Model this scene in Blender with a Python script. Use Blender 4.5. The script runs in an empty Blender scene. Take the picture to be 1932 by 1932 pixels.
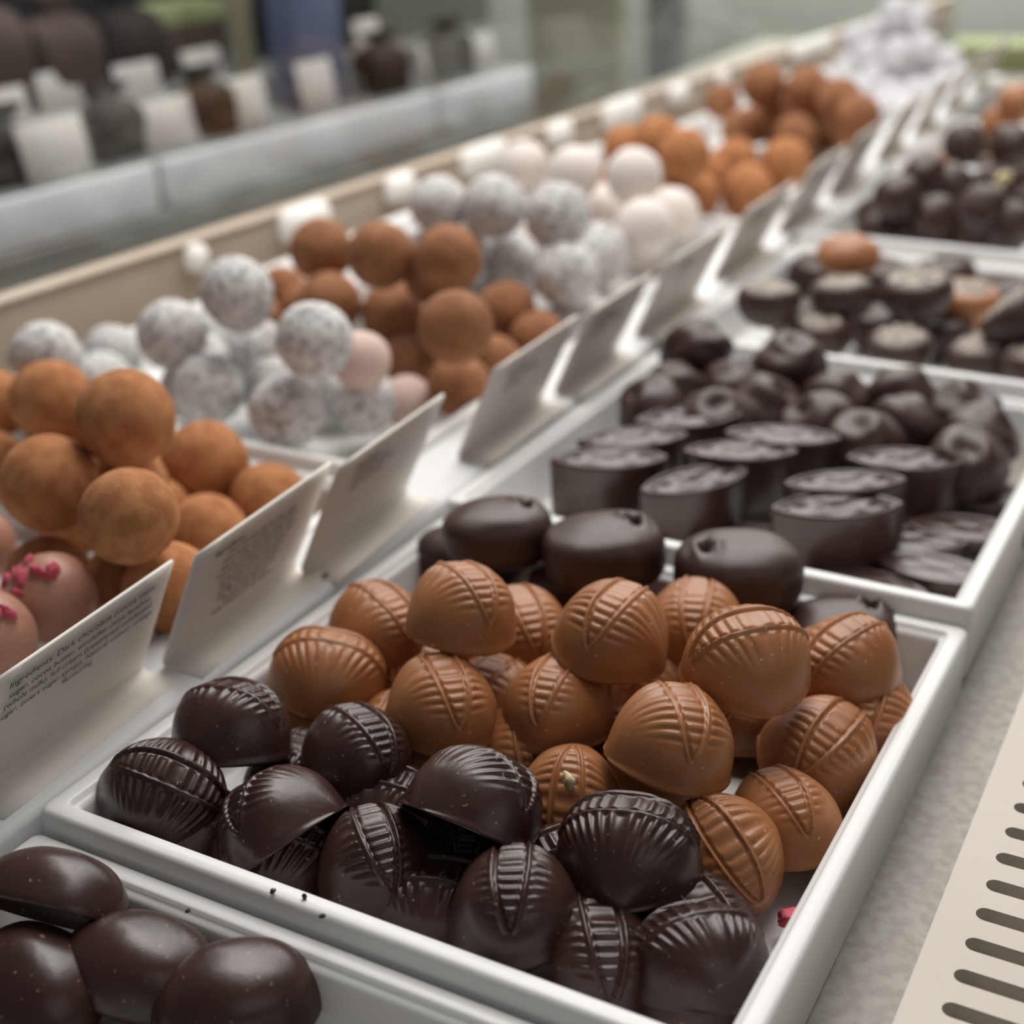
import bpy, bmesh, math, random
from mathutils import Vector, Matrix, Euler, noise
random.seed(7)
C = bpy.context.scene.collection
U = 0.25          # one layout unit (camera height above the tray rims) in metres
Z0 = 0.95         # height of the tray rims above the shop floor
PI = math.pi

def W(x, y, z):
    return Vector((x * U, y * U, Z0 + z * U))

REFLECTIONS = [[2.7394, 0.0222, 0.0713, 0.0707],
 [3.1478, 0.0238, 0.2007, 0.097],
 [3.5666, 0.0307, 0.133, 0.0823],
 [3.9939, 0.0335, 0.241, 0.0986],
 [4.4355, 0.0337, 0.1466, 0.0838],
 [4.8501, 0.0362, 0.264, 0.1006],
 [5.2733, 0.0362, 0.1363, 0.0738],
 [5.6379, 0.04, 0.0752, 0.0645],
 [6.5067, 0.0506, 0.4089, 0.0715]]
TRUFFLES = [["cocoa", "cocoa_truffle", -1.5013, 1.482, 0.2001, 0.0751, "cocoa-dusted truffle, rightmost, top row, nearest brown pile", "cocoa truffles in the nearest left tray"],
 ["cocoa", "cocoa_truffle", -1.8872, 1.6913, 0.092, 0.074, "cocoa-dusted truffle, second from left, top row, nearest brown pile", "cocoa truffles in the nearest left tray"],
 ["cocoa", "cocoa_truffle", -1.5801, 1.383, 0.1181, 0.074, "cocoa-dusted truffle, second from left, second row, nearest brown pile", "cocoa truffles in the nearest left tray"],
 ["cocoa", "cocoa_truffle", -1.308, 1.2685, 0.1691, 0.0668, "cocoa-dusted truffle, leftmost, third row, nearest brown pile", "cocoa truffles in the nearest left tray"],
 ["cocoa", "cocoa_truffle", -1.5755, 1.7251, 0.0131, 0.0755, "cocoa-dusted truffle, third from left, second row, nearest brown pile", "cocoa truffles in the nearest left tray"],
 ["cocoa", "cocoa_truffle", -2.1205, 1.7591, 0.0251, 0.0666, "cocoa-dusted truffle, leftmost, top row, nearest brown pile", "cocoa truffles in the nearest left tray"],
 ["cocoa", "cocoa_truffle", -1.9955, 1.6182, -0.026, 0.0666, "cocoa-dusted truffle, leftmost, second row, nearest brown pile", "cocoa truffles in the nearest left tray"],
 ["cocoa", "cocoa_truffle", -1.4346, 1.3655, -0.0143, 0.0666, "cocoa-dusted truffle, second from left, bottom row, nearest brown pile", "cocoa truffles in the nearest left tray"],
 ["cocoa", "cocoa_truffle", -1.451, 1.5688, -0.026, 0.0666, "cocoa-dusted truffle, rightmost, third row, nearest brown pile", "cocoa truffles in the nearest left tray"],
 ["cocoa", "cocoa_truffle", -1.4354, 1.7149, -0.026, 0.0666, "cocoa-dusted truffle, rightmost, second row, nearest brown pile", "cocoa truffles in the nearest left tray"],
 ["cocoa", "cocoa_truffle", -1.3046, 1.3198, 0.0328, 0.0666, "cocoa-dusted truffle, rightmost, bottom row, nearest brown pile", "cocoa truffles in the nearest left tray"],
 ["cocoa", "cocoa_truffle", -1.5756, 1.3434, -0.026, 0.0666, "cocoa-dusted truffle, leftmost, bottom row, nearest brown pile", "cocoa truffles in the nearest left tray"],
 ["sprinkle", "raspberry_truffle", -1.4431, 1.2294, 0.03, 0.0648, "milk chocolate truffle topped with bright pink raspberry pieces behind nearest card", "raspberry sprinkled truffles"],
 ["sprinkle", "raspberry_truffle", -1.4199, 1.0904, 0.044, 0.0648, "pinkish chocolate truffle cut by left edge below the raspberry-topped one", "raspberry sprinkled truffles"],
 ["sprinkle", "raspberry_truffle", -1.7732, 1.3775, -0.028, 0.0648, "pinkish truffle cut by left edge above the raspberry-topped one", "raspberry sprinkled truffles"],
 ["coconut", "coconut_truffle", -1.7697, 2.0904, 0.1933, 0.07, "white coconut-coated truffle, alone in top row, nearest white pile", "coconut truffles in the second left tray"],
 ["coconut", "coconut_truffle", -1.9215, 2.0585, 0.0966, 0.07, "white coconut-coated truffle, third from left, second row, nearest white pile", "coconut truffles in the second left tray"],
 ["coconut", "coconut_truffle", -1.8107, 2.0189, 0.011, 0.07, "white coconut-coated truffle, leftmost, bottom row, nearest white pile", "coconut truffles in the second left tray"],
 ["coconut", "coconut_truffle", -1.5094, 1.9794, 0.1667, 0.07, "white coconut-coated truffle, rightmost, second row, nearest white pile", "coconut truffles in the second left tray"],
 ["coconut", "coconut_truffle", -1.9325, 2.3304, -0.0242, 0.0673, "white coconut-coated truffle, fourth from left, second row, nearest white pile", "coconut truffles in the second left tray"],
 ["coconut", "coconut_truffle", -1.5738, 1.9578, 0.025, 0.07, "white coconut-coated truffle, second from left, bottom row, nearest white pile", "coconut truffles in the second left tray"],
 ["coconut", "coconut_truffle", -1.5239, 2.1298, -0.0056, 0.0682, "white coconut-coated truffle, rightmost, bottom row, nearest white pile", "coconut truffles in the second left tray"],
 ["coconut", "coconut_truffle", -2.1365, 1.921, 0.0664, 0.07, "white coconut-coated truffle, leftmost, second row, nearest white pile", "coconut truffles in the second left tray"],
 ["coconut", "coconut_truffle", -2.2275, 2.1905, -0.03, 0.0655, "white coconut-coated truffle, second from left, second row, nearest white pile", "coconut truffles in the second left tray"],
 ["pinkish", "blush_truffle", -1.4804, 2.0794, 0.0992, 0.0557, "pale pink truffle peeking out behind the big coconut truffle", "pink truffles among the coconut ones"],
 ["pinkish", "blush_truffle", -1.4938, 2.2439, -0.044, 0.0534, "pale pink truffle low down beside the second ingredient card", "pink truffles among the coconut ones"],
 ["brown", "cocoa_truffle", -1.879, 2.5204, 0.1553, 0.0707, "smooth brown truffle, leftmost, top row, second brown pile", "brown truffles in the second left tray"],
 ["brown", "cocoa_truffle", -1.6389, 2.4001, 0.2, 0.0702, "smooth brown truffle, second from left, top row, second brown pile", "brown truffles in the second left tray"],
 ["brown", "cocoa_truffle", -1.4938, 2.4289, 0.2001, 0.0714, "smooth brown truffle, rightmost, top row, second brown pile", "brown truffles in the second left tray"],
 ["brown", "cocoa_truffle", -1.6957, 2.514, 0.033, 0.07, "smooth brown truffle, third from left, second row, second brown pile", "brown truffles in the second left tray"],
 ["brown", "cocoa_truffle", -1.3254, 2.1706, 0.157, 0.07, "smooth brown truffle, leftmost, third row, second brown pile", "brown truffles in the second left tray"],
 ["brown", "cocoa_truffle", -1.5111, 2.6953, 0.0071, 0.0692, "smooth brown truffle, rightmost, second row, second brown pile", "brown truffles in the second left tray"],
 ["brown", "cocoa_truffle", -1.811, 2.4424, 0.064, 0.0696, "smooth brown truffle, second from left, second row, second brown pile", "brown truffles in the second left tray"],
 ["brown", "cocoa_truffle", -2.1362, 2.6906, -0.0214, 0.065, "smooth brown truffle, leftmost, second row, second brown pile", "brown truffles in the second left tray"],
 ["brown", "cocoa_truffle", -1.5823, 2.3899, -0.03, 0.063, "smooth brown truffle, leftmost, bottom row, second brown pile", "brown truffles in the second left tray"],
 ["brown", "cocoa_truffle", -1.3793, 2.2597, 0.001, 0.063, "smooth brown truffle, second from left, bottom row, second brown pile", "brown truffles in the second left tray"],
 ["brown", "cocoa_truffle", -1.3951, 2.6263, -0.0205, 0.063, "smooth brown truffle, rightmost, third row, second brown pile", "brown truffles in the second left tray"],
 ["brown", "cocoa_truffle", -1.4179, 2.4685, -0.03, 0.063, "smooth brown truffle, rightmost, bottom row, second brown pile", "brown truffles in the second left tray"],
 ["snow", "coconut_truffle", -1.7678, 2.8464, 0.19, 0.07, "white flaky coconut truffle, leftmost, top row, second white pile", "flaky white truffles in the third left tray"],
 ["snow", "coconut_truffle", -1.6191, 2.8475, 0.2005, 0.0742, "white flaky coconut truffle, second from left, top row, second white pile", "flaky white truffles in the third left tray"],
 ["snow", "coconut_truffle", -1.4504, 2.8391, 0.1958, 0.0741, "white flaky coconut truffle, rightmost, top row, second white pile", "flaky white truffles in the third left tray"],
 ["snow", "coconut_truffle", -1.6264, 2.9279, 0.0531, 0.07, "white flaky coconut truffle, leftmost, second row, second white pile", "flaky white truffles in the third left tray"],
 ["snow", "coconut_truffle", -1.4003, 2.7776, 0.083, 0.0736, "white flaky coconut truffle, second from left, second row, second white pile", "flaky white truffles in the third left tray"],
 ["snow", "coconut_truffle", -1.433, 3.0243, 0.0666, 0.0697, "white flaky coconut truffle, rightmost, second row, second white pile", "flaky white truffles in the third left tray"],
 ["snow", "coconut_truffle", -1.41, 2.8539, -0.03, 0.063, "white flaky coconut truffle, alone in bottom row, second white pile", "flaky white truffles in the third left tray"],
 ["pale", "cream_truffle", -2.0126, 3.7321, 0.0848, 0.072, "smooth ivory truffle, leftmost, top row, ivory pile", "ivory truffles in the third left tray"],
 ["pale", "cream_truffle", -1.6634, 3.3546, 0.1677, 0.072, "smooth ivory truffle, second from left, top row, ivory pile", "ivory truffles in the third left tray"],
 ["pale", "cream_truffle", -1.4682, 3.2994, 0.1878, 0.072, "smooth ivory truffle, rightmost, top row, ivory pile", "ivory truffles in the third left tray"],
 ["pale", "cream_truffle", -1.3701, 3.1439, 0.1026, 0.072, "smooth ivory truffle, second from left, bottom row, ivory pile", "ivory truffles in the third left tray"],
 ["pale", "cream_truffle", -1.4183, 3.4332, 0.0612, 0.072, "smooth ivory truffle, rightmost, bottom row, ivory pile", "ivory truffles in the third left tray"],
 ["pale", "cream_truffle", -1.6272, 3.4959, 0.0433, 0.072, "smooth ivory truffle, leftmost, bottom row, ivory pile", "ivory truffles in the third left tray"],
 ["cocoa2", "cocoa_truffle", -1.4915, 3.7719, 0.0323, 0.072, "light brown truffle, leftmost, bottom row, third brown pile", "light brown truffles in the fourth left tray"],
 ["cocoa2", "cocoa_truffle", -1.3486, 3.819, 0.0489, 0.0714, "light brown truffle, rightmost, bottom row, third brown pile", "light brown truffles in the fourth left tray"],
 ["cocoa2", "cocoa_truffle", -1.2813, 3.9305, 0.1052, 0.072, "light brown truffle, rightmost, second row, third brown pile", "light brown truffles in the fourth left tray"],
 ["cocoa2", "cocoa_truffle", -1.5538, 4.2715, 0.0205, 0.0729, "light brown truffle, rightmost, top row, third brown pile", "light brown truffles in the fourth left tray"],
 ["cocoa2", "cocoa_truffle", -1.4772, 3.6507, 0.1704, 0.072, "light brown truffle, third from left, top row, third brown pile", "light brown truffles in the fourth left tray"],
 ["cocoa2", "cocoa_truffle", -1.6821, 3.9476, 0.1387, 0.072, "light brown truffle, second from left, top row, third brown pile", "light brown truffles in the fourth left tray"],
 ["cocoa2", "cocoa_truffle", -1.5939, 4.1364, 0.0044, 0.0716, "light brown truffle, leftmost, second row, third brown pile", "light brown truffles in the fourth left tray"],
 ["cocoa2", "cocoa_truffle", -1.8404, 4.0706, 0.0806, 0.072, "light brown truffle, leftmost, top row, third brown pile", "light brown truffles in the fourth left tray"],
 ["cocoa3", "cocoa_truffle", -1.904, 5.0648, 0.0519, 0.066, "dark brown truffle, leftmost, second row, fourth brown pile", "dark brown truffles in the fifth left tray"],
 ["cocoa3", "cocoa_truffle", -1.5631, 4.5268, 0.2134, 0.07, "dark brown truffle, leftmost, top row, fourth brown pile", "dark brown truffles in the fifth left tray"],
 ["cocoa3", "cocoa_truffle", -1.4051, 4.4833, 0.215, 0.07, "dark brown truffle, second from left, top row, fourth brown pile", "dark brown truffles in the fifth left tray"],
 ["cocoa3", "cocoa_truffle", -1.2859, 4.4308, 0.1945, 0.07, "dark brown truffle, rightmost, top row, fourth brown pile", "dark brown truffles in the fifth left tray"],
 ["cocoa3", "cocoa_truffle", -1.1977, 4.3402, 0.1645, 0.07, "dark brown truffle, rightmost, second row, fourth brown pile", "dark brown truffles in the fifth left tray"],
 ["cocoa3", "cocoa_truffle", -1.3957, 4.5696, 0.119, 0.0681, "dark brown truffle, third from left, second row, fourth brown pile", "dark brown truffles in the fifth left tray"],
 ["cocoa3", "cocoa_truffle", -1.5293, 4.5988, 0.1111, 0.0659, "dark brown truffle, second from left, second row, fourth brown pile", "dark brown truffles in the fifth left tray"],
 ["cocoa3", "cocoa_truffle", -1.6312, 4.6612, 0.0595, 0.0676, "dark brown truffle, second from left, bottom row, fourth brown pile", "dark brown truffles in the fifth left tray"],
 ["cocoa3", "cocoa_truffle", -1.3993, 4.3723, 0.0935, 0.066, "dark brown truffle, third from left, bottom row, fourth brown pile", "dark brown truffles in the fifth left tray"],
 ["cocoa3", "cocoa_truffle", -1.3562, 4.6596, 0.0307, 0.066, "dark brown truffle, rightmost, bottom row, fourth brown pile", "dark brown truffles in the fifth left tray"],
 ["cocoa3", "cocoa_truffle", -1.7273, 4.7737, 0.0153, 0.066, "dark brown truffle, leftmost, bottom row, fourth brown pile", "dark brown truffles in the fifth left tray"],
 ["far", "icing_truffle", -1.6191, 6.3401, 0.2198, 0.0672, "small white truffle, leftmost, top row, farthest white pile", "white truffles at the far end"],
 ["far", "icing_truffle", -1.7214, 6.4521, 0.123, 0.0691, "small white truffle, second from left, second row, farthest white pile", "white truffles at the far end"],
 ["far", "icing_truffle", -1.5885, 6.4404, 0.1376, 0.0683, "small white truffle, rightmost, second row, farthest white pile", "white truffles at the far end"],
 ["far", "icing_truffle", -1.8351, 6.5321, 0.0798, 0.0659, "small white truffle, leftmost, second row, farthest white pile", "white truffles at the far end"],
 ["far", "icing_truffle", -1.7131, 6.3204, 0.0464, 0.0683, "small white truffle, leftmost, third row, farthest white pile", "white truffles at the far end"],
 ["far", "icing_truffle", -1.5663, 6.2036, 0.0793, 0.0664, "small white truffle, second from left, third row, farthest white pile", "white truffles at the far end"],
 ["far", "icing_truffle", -1.4876, 6.3287, 0.0822, 0.0671, "small white truffle, rightmost, third row, farthest white pile", "white truffles at the far end"],
 ["far", "icing_truffle", -1.8361, 6.4418, -0.032, 0.0657, "small white truffle, leftmost, fourth row, farthest white pile", "white truffles at the far end"],
 ["far", "icing_truffle", -1.6472, 6.2278, -0.0247, 0.0675, "small white truffle, leftmost, fifth row, farthest white pile", "white truffles at the far end"],
 ["far", "icing_truffle", -1.5611, 6.3308, -0.0297, 0.068, "small white truffle, second from left, fifth row, farthest white pile", "white truffles at the far end"],
 ["far", "icing_truffle", -1.4827, 6.4386, -0.0203, 0.0685, "small white truffle, second from left, fourth row, farthest white pile", "white truffles at the far end"],
 ["far", "icing_truffle", -1.4265, 6.5582, -0.0043, 0.0646, "small white truffle, rightmost, fourth row, farthest white pile", "white truffles at the far end"],
 ["far", "icing_truffle", -1.6312, 5.9365, -0.032, 0.0612, "small white truffle, leftmost, sixth row, farthest white pile", "white truffles at the far end"],
 ["far", "icing_truffle", -1.475, 5.7986, -0.0265, 0.0629, "small white truffle, second from left, sixth row, farthest white pile", "white truffles at the far end"],
 ["far", "icing_truffle", -1.3976, 5.9079, -0.032, 0.0635, "small white truffle, third from left, sixth row, farthest white pile", "white truffles at the far end"],
 ["far", "icing_truffle", -1.3473, 6.0927, -0.032, 0.0649, "small white truffle, rightmost, sixth row, farthest white pile", "white truffles at the far end"],
 ["far", "icing_truffle", -1.3111, 6.2807, -0.032, 0.0612, "small white truffle, rightmost, fifth row, farthest white pile", "white truffles at the far end"],
 ["far", "icing_truffle", -1.4247, 5.4625, -0.0232, 0.0612, "small white truffle, leftmost, bottom row, farthest white pile", "white truffles at the far end"],
 ["far", "icing_truffle", -1.5717, 6.5639, 0.1842, 0.0612, "small white truffle, rightmost, top row, farthest white pile", "white truffles at the far end"],
 ["far", "icing_truffle", -1.377, 5.5872, -0.032, 0.0612, "small white truffle, rightmost, bottom row, farthest white pile", "white truffles at the far end"],
 ["snow", "coconut_truffle", -1.6955, 2.8108, 0.0888, 0.066, "white flaky coconut truffle buried under others in the second white pile", "buried flaky white truffles in the third left tray"],
 ["cocoa", "cocoa_truffle", -1.5449, 1.5055, 0.068, 0.066, "cocoa-dusted truffle buried under others in the nearest brown pile", "buried cocoa truffles in the nearest left tray"],
 ["brown", "cocoa_truffle", -1.4692, 2.3966, 0.0688, 0.066, "smooth brown truffle buried under others in the second brown pile", "buried brown truffles in the second left tray"],
 ["brown", "cocoa_truffle", -1.5771, 2.5042, 0.1377, 0.066, "smooth brown truffle buried under others in the second brown pile", "buried brown truffles in the second left tray"],
 ["snow", "coconut_truffle", -1.4665, 2.8948, 0.0683, 0.066, "white flaky coconut truffle buried under others in the second white pile", "buried flaky white truffles in the third left tray"],
 ["coconut", "coconut_truffle", -1.8466, 2.1884, 0.1387, 0.066, "white coconut-coated truffle buried under others in the nearest white pile", "buried coconut truffles in the second left tray"],
 ["snow", "coconut_truffle", -1.8143, 2.8497, 0.0622, 0.066, "white flaky coconut truffle buried under others in the second white pile", "buried flaky white truffles in the third left tray"],
 ["pale", "cream_truffle", -1.4409, 3.2689, 0.056, 0.066, "smooth ivory truffle buried under others in the ivory pile", "buried ivory truffles in the third left tray"],
 ["far", "icing_truffle", -1.6094, 6.5629, 0.0627, 0.066, "small white truffle buried under others in the farthest white pile", "buried white truffles at the far end"],
 ["cocoa2", "cocoa_truffle", -1.5157, 3.6367, 0.0386, 0.066, "light brown truffle buried under others in the third brown pile", "buried light brown truffles in the fourth left tray"],
 ["cocoa", "cocoa_truffle", -1.3963, 1.3487, 0.1108, 0.066, "cocoa-dusted truffle buried under others in the nearest brown pile", "buried cocoa truffles in the nearest left tray"],
 ["pale", "cream_truffle", -1.6916, 3.3251, 0.0359, 0.066, "smooth ivory truffle buried under others in the ivory pile", "buried ivory truffles in the third left tray"],
 ["brown", "cocoa_truffle", -1.8991, 2.5564, 0.025, 0.066, "smooth brown truffle buried under others in the second brown pile", "buried brown truffles in the second left tray"],
 ["cocoa2", "cocoa_truffle", -1.7146, 3.9725, 0.0069, 0.066, "light brown truffle buried under others in the third brown pile", "buried light brown truffles in the fourth left tray"],
 ["cocoa3", "cocoa_truffle", -1.4387, 4.5473, -0.0061, 0.066, "dark brown truffle buried under others in the fourth brown pile", "buried dark brown truffles in the fifth left tray"],
 ["cocoa2", "cocoa_truffle", -1.3852, 3.9369, 0.0146, 0.066, "light brown truffle buried under others in the third brown pile", "buried light brown truffles in the fourth left tray"],
 ["coconut", "coconut_truffle", -1.9277, 2.1001, -0.0327, 0.066, "white coconut-coated truffle buried under others in the nearest white pile", "buried coconut truffles in the second left tray"],
 ["cocoa3", "cocoa_truffle", -1.4283, 4.3462, -0.0326, 0.066, "dark brown truffle buried under others in the fourth brown pile", "buried dark brown truffles in the fifth left tray"],
 ["cocoa", "cocoa_truffle", -1.8695, 1.6324, -0.0338, 0.066, "cocoa-dusted truffle buried under others in the nearest brown pile", "buried cocoa truffles in the nearest left tray"],
 ["pale", "cream_truffle", -1.9869, 3.8021, -0.0313, 0.066, "smooth ivory truffle buried under others in the ivory pile", "buried ivory truffles in the third left tray"],
 ["cocoa2", "cocoa_truffle", -1.8404, 4.1476, -0.0339, 0.066, "light brown truffle buried under others in the third brown pile", "buried light brown truffles in the fourth left tray"],
 ["far", "icing_truffle", -1.7794, 6.569, -0.0339, 0.066, "small white truffle buried under others in the farthest white pile", "buried white truffles at the far end"],
 ["snow", "coconut_truffle", -1.5077, 3.0764, -0.034, 0.066, "white flaky coconut truffle buried under others in the second white pile", "buried flaky white truffles in the third left tray"],
 ["pale", "cream_truffle", -1.5142, 3.4661, -0.0324, 0.066, "smooth ivory truffle buried under others in the ivory pile", "buried ivory truffles in the third left tray"],
 ["cocoa3", "cocoa_truffle", -1.5356, 4.6649, -0.0337, 0.066, "dark brown truffle buried under others in the fourth brown pile", "buried dark brown truffles in the fifth left tray"],
 ["snow", "coconut_truffle", -1.6697, 3.0235, -0.0334, 0.066, "white flaky coconut truffle buried under others in the second white pile", "buried flaky white truffles in the third left tray"],
 ["cocoa3", "cocoa_truffle", -1.8057, 5.0452, -0.034, 0.066, "dark brown truffle buried under others in the fourth brown pile", "buried dark brown truffles in the fifth left tray"],
 ["far", "icing_truffle", -1.6624, 6.416, -0.0332, 0.066, "small white truffle buried under others in the farthest white pile", "buried white truffles at the far end"],
 ["pale", "cream_truffle", -1.7407, 3.5103, -0.0339, 0.066, "smooth ivory truffle buried under others in the ivory pile", "buried ivory truffles in the third left tray"],
 ["brown", "cocoa_truffle", -1.589, 2.5652, -0.034, 0.066, "smooth brown truffle buried under others in the second brown pile", "buried brown truffles in the second left tray"],
 ["cocoa2", "cocoa_truffle", -1.6003, 3.7184, -0.0337, 0.066, "light brown truffle buried under others in the third brown pile", "buried light brown truffles in the fourth left tray"],
 ["sprinkle", "raspberry_truffle", -1.5511, 1.1925, -0.0339, 0.066, "pinkish chocolate truffle buried under others in the raspberry pile", "buried raspberry sprinkled truffles"],
 ["cocoa", "cocoa_truffle", -2.0134, 1.8133, -0.0313, 0.066, "cocoa-dusted truffle buried under others in the nearest brown pile", "buried cocoa truffles in the nearest left tray"],
 ["coconut", "coconut_truffle", -1.6558, 2.0509, -0.0307, 0.066, "white coconut-coated truffle buried under others in the nearest white pile", "buried coconut truffles in the second left tray"],
 ["cocoa", "cocoa_truffle", -1.71, 1.54, -0.034, 0.066, "cocoa-dusted truffle buried under others in the nearest brown pile", "buried cocoa truffles in the nearest left tray"],
 ["cocoa", "cocoa_truffle", -1.71, 1.72, -0.034, 0.066, "cocoa-dusted truffle buried under others in the nearest brown pile", "buried cocoa truffles in the nearest left tray"],
 ["cocoa", "cocoa_truffle", -1.59, 1.6, -0.034, 0.066, "cocoa-dusted truffle buried under others in the nearest brown pile", "buried cocoa truffles in the nearest left tray"],
 ["coconut", "coconut_truffle", -2.07, 2.35, -0.034, 0.066, "white coconut-coated truffle buried under others in the nearest white pile", "buried coconut truffles in the second left tray"],
 ["coconut", "coconut_truffle", -2.13, 2.05, -0.034, 0.066, "white coconut-coated truffle buried under others in the nearest white pile", "buried coconut truffles in the second left tray"],
 ["coconut", "coconut_truffle", -2.01, 2.23, -0.034, 0.066, "white coconut-coated truffle buried under others in the nearest white pile", "buried coconut truffles in the second left tray"],
 ["coconut", "coconut_truffle", -1.65, 2.23, -0.034, 0.066, "white coconut-coated truffle buried under others in the nearest white pile", "buried coconut truffles in the second left tray"],
 ["coconut", "coconut_truffle", -1.71, 2.35, -0.034, 0.066, "white coconut-coated truffle buried under others in the nearest white pile", "buried coconut truffles in the second left tray"],
 ["coconut", "coconut_truffle", -2.01, 1.99, -0.034, 0.066, "white coconut-coated truffle buried under others in the nearest white pile", "buried coconut truffles in the second left tray"],
 ["coconut", "coconut_truffle", -1.77, 2.17, -0.034, 0.066, "white coconut-coated truffle buried under others in the nearest white pile", "buried coconut truffles in the second left tray"],
 ["brown", "cocoa_truffle", -2.02, 2.63, -0.034, 0.066, "smooth brown truffle buried under others in the second brown pile", "buried brown truffles in the second left tray"],
 ["brown", "cocoa_truffle", -2.08, 2.51, -0.034, 0.066, "smooth brown truffle buried under others in the second brown pile", "buried brown truffles in the second left tray"],
 ["brown", "cocoa_truffle", -1.78, 2.63, -0.034, 0.066, "smooth brown truffle buried under others in the second brown pile", "buried brown truffles in the second left tray"],
 ["snow", "coconut_truffle", -2.03, 3.01, -0.034, 0.066, "white flaky coconut truffle buried under others in the second white pile", "buried flaky white truffles in the third left tray"],
 ["snow", "coconut_truffle", -1.85, 2.95, -0.034, 0.066, "white flaky coconut truffle buried under others in the second white pile", "buried flaky white truffles in the third left tray"],
 ["snow", "coconut_truffle", -1.73, 2.89, -0.034, 0.066, "white flaky coconut truffle buried under others in the second white pile", "buried flaky white truffles in the third left tray"],
 ["snow", "coconut_truffle", -1.97, 2.89, -0.034, 0.066, "white flaky coconut truffle buried under others in the second white pile", "buried flaky white truffles in the third left tray"],
 ["pale", "cream_truffle", -1.79, 3.23, -0.034, 0.066, "smooth ivory truffle buried under others in the ivory pile", "buried ivory truffles in the third left tray"],
 ["pale", "cream_truffle", -1.91, 3.29, -0.034, 0.066, "smooth ivory truffle buried under others in the ivory pile", "buried ivory truffles in the third left tray"],
 ["pale", "cream_truffle", -1.61, 3.17, -0.034, 0.066, "smooth ivory truffle buried under others in the ivory pile", "buried ivory truffles in the third left tray"],
 ["pale", "cream_truffle", -2.03, 3.47, -0.034, 0.066, "smooth ivory truffle buried under others in the ivory pile", "buried ivory truffles in the third left tray"],
 ["pale", "cream_truffle", -2.03, 3.17, -0.034, 0.066, "smooth ivory truffle buried under others in the ivory pile", "buried ivory truffles in the third left tray"],
 ["pale", "cream_truffle", -1.55, 3.29, -0.034, 0.066, "smooth ivory truffle buried under others in the ivory pile", "buried ivory truffles in the third left tray"],
 ["pale", "cream_truffle", -1.91, 3.53, -0.034, 0.066, "smooth ivory truffle buried under others in the ivory pile", "buried ivory truffles in the third left tray"],
 ["pale", "cream_truffle", -1.85, 3.41, -0.034, 0.066, "smooth ivory truffle buried under others in the ivory pile", "buried ivory truffles in the third left tray"],
 ["cocoa2", "cocoa_truffle", -1.57, 3.94, -0.034, 0.066, "light brown truffle buried under others in the third brown pile", "buried light brown truffles in the fourth left tray"],
 ["cocoa2", "cocoa_truffle", -1.63, 4.42, -0.034, 0.066, "light brown truffle buried under others in the third brown pile", "buried light brown truffles in the fourth left tray"],
 ["cocoa2", "cocoa_truffle", -1.87, 4.42, -0.034, 0.066, "light brown truffle buried under others in the third brown pile", "buried light brown truffles in the fourth left tray"],
 ["cocoa2", "cocoa_truffle", -1.69, 3.82, -0.034, 0.066, "light brown truffle buried under others in the third brown pile", "buried light brown truffles in the fourth left tray"],
 ["cocoa2", "cocoa_truffle", -1.81, 3.88, -0.034, 0.066, "light brown truffle buried under others in the third brown pile", "buried light brown truffles in the fourth left tray"],
 ["cocoa2", "cocoa_truffle", -1.45, 4.06, -0.034, 0.066, "light brown truffle buried under others in the third brown pile", "buried light brown truffles in the fourth left tray"],
 ["cocoa2", "cocoa_truffle", -1.75, 4.24, -0.034, 0.066, "light brown truffle buried under others in the third brown pile", "buried light brown truffles in the fourth left tray"],
 ["cocoa2", "cocoa_truffle", -1.93, 4.0, -0.034, 0.066, "light brown truffle buried under others in the third brown pile", "buried light brown truffles in the fourth left tray"],
 ["cocoa2", "cocoa_truffle", -1.93, 4.24, -0.034, 0.066, "light brown truffle buried under others in the third brown pile", "buried light brown truffles in the fourth left tray"]]
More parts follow.
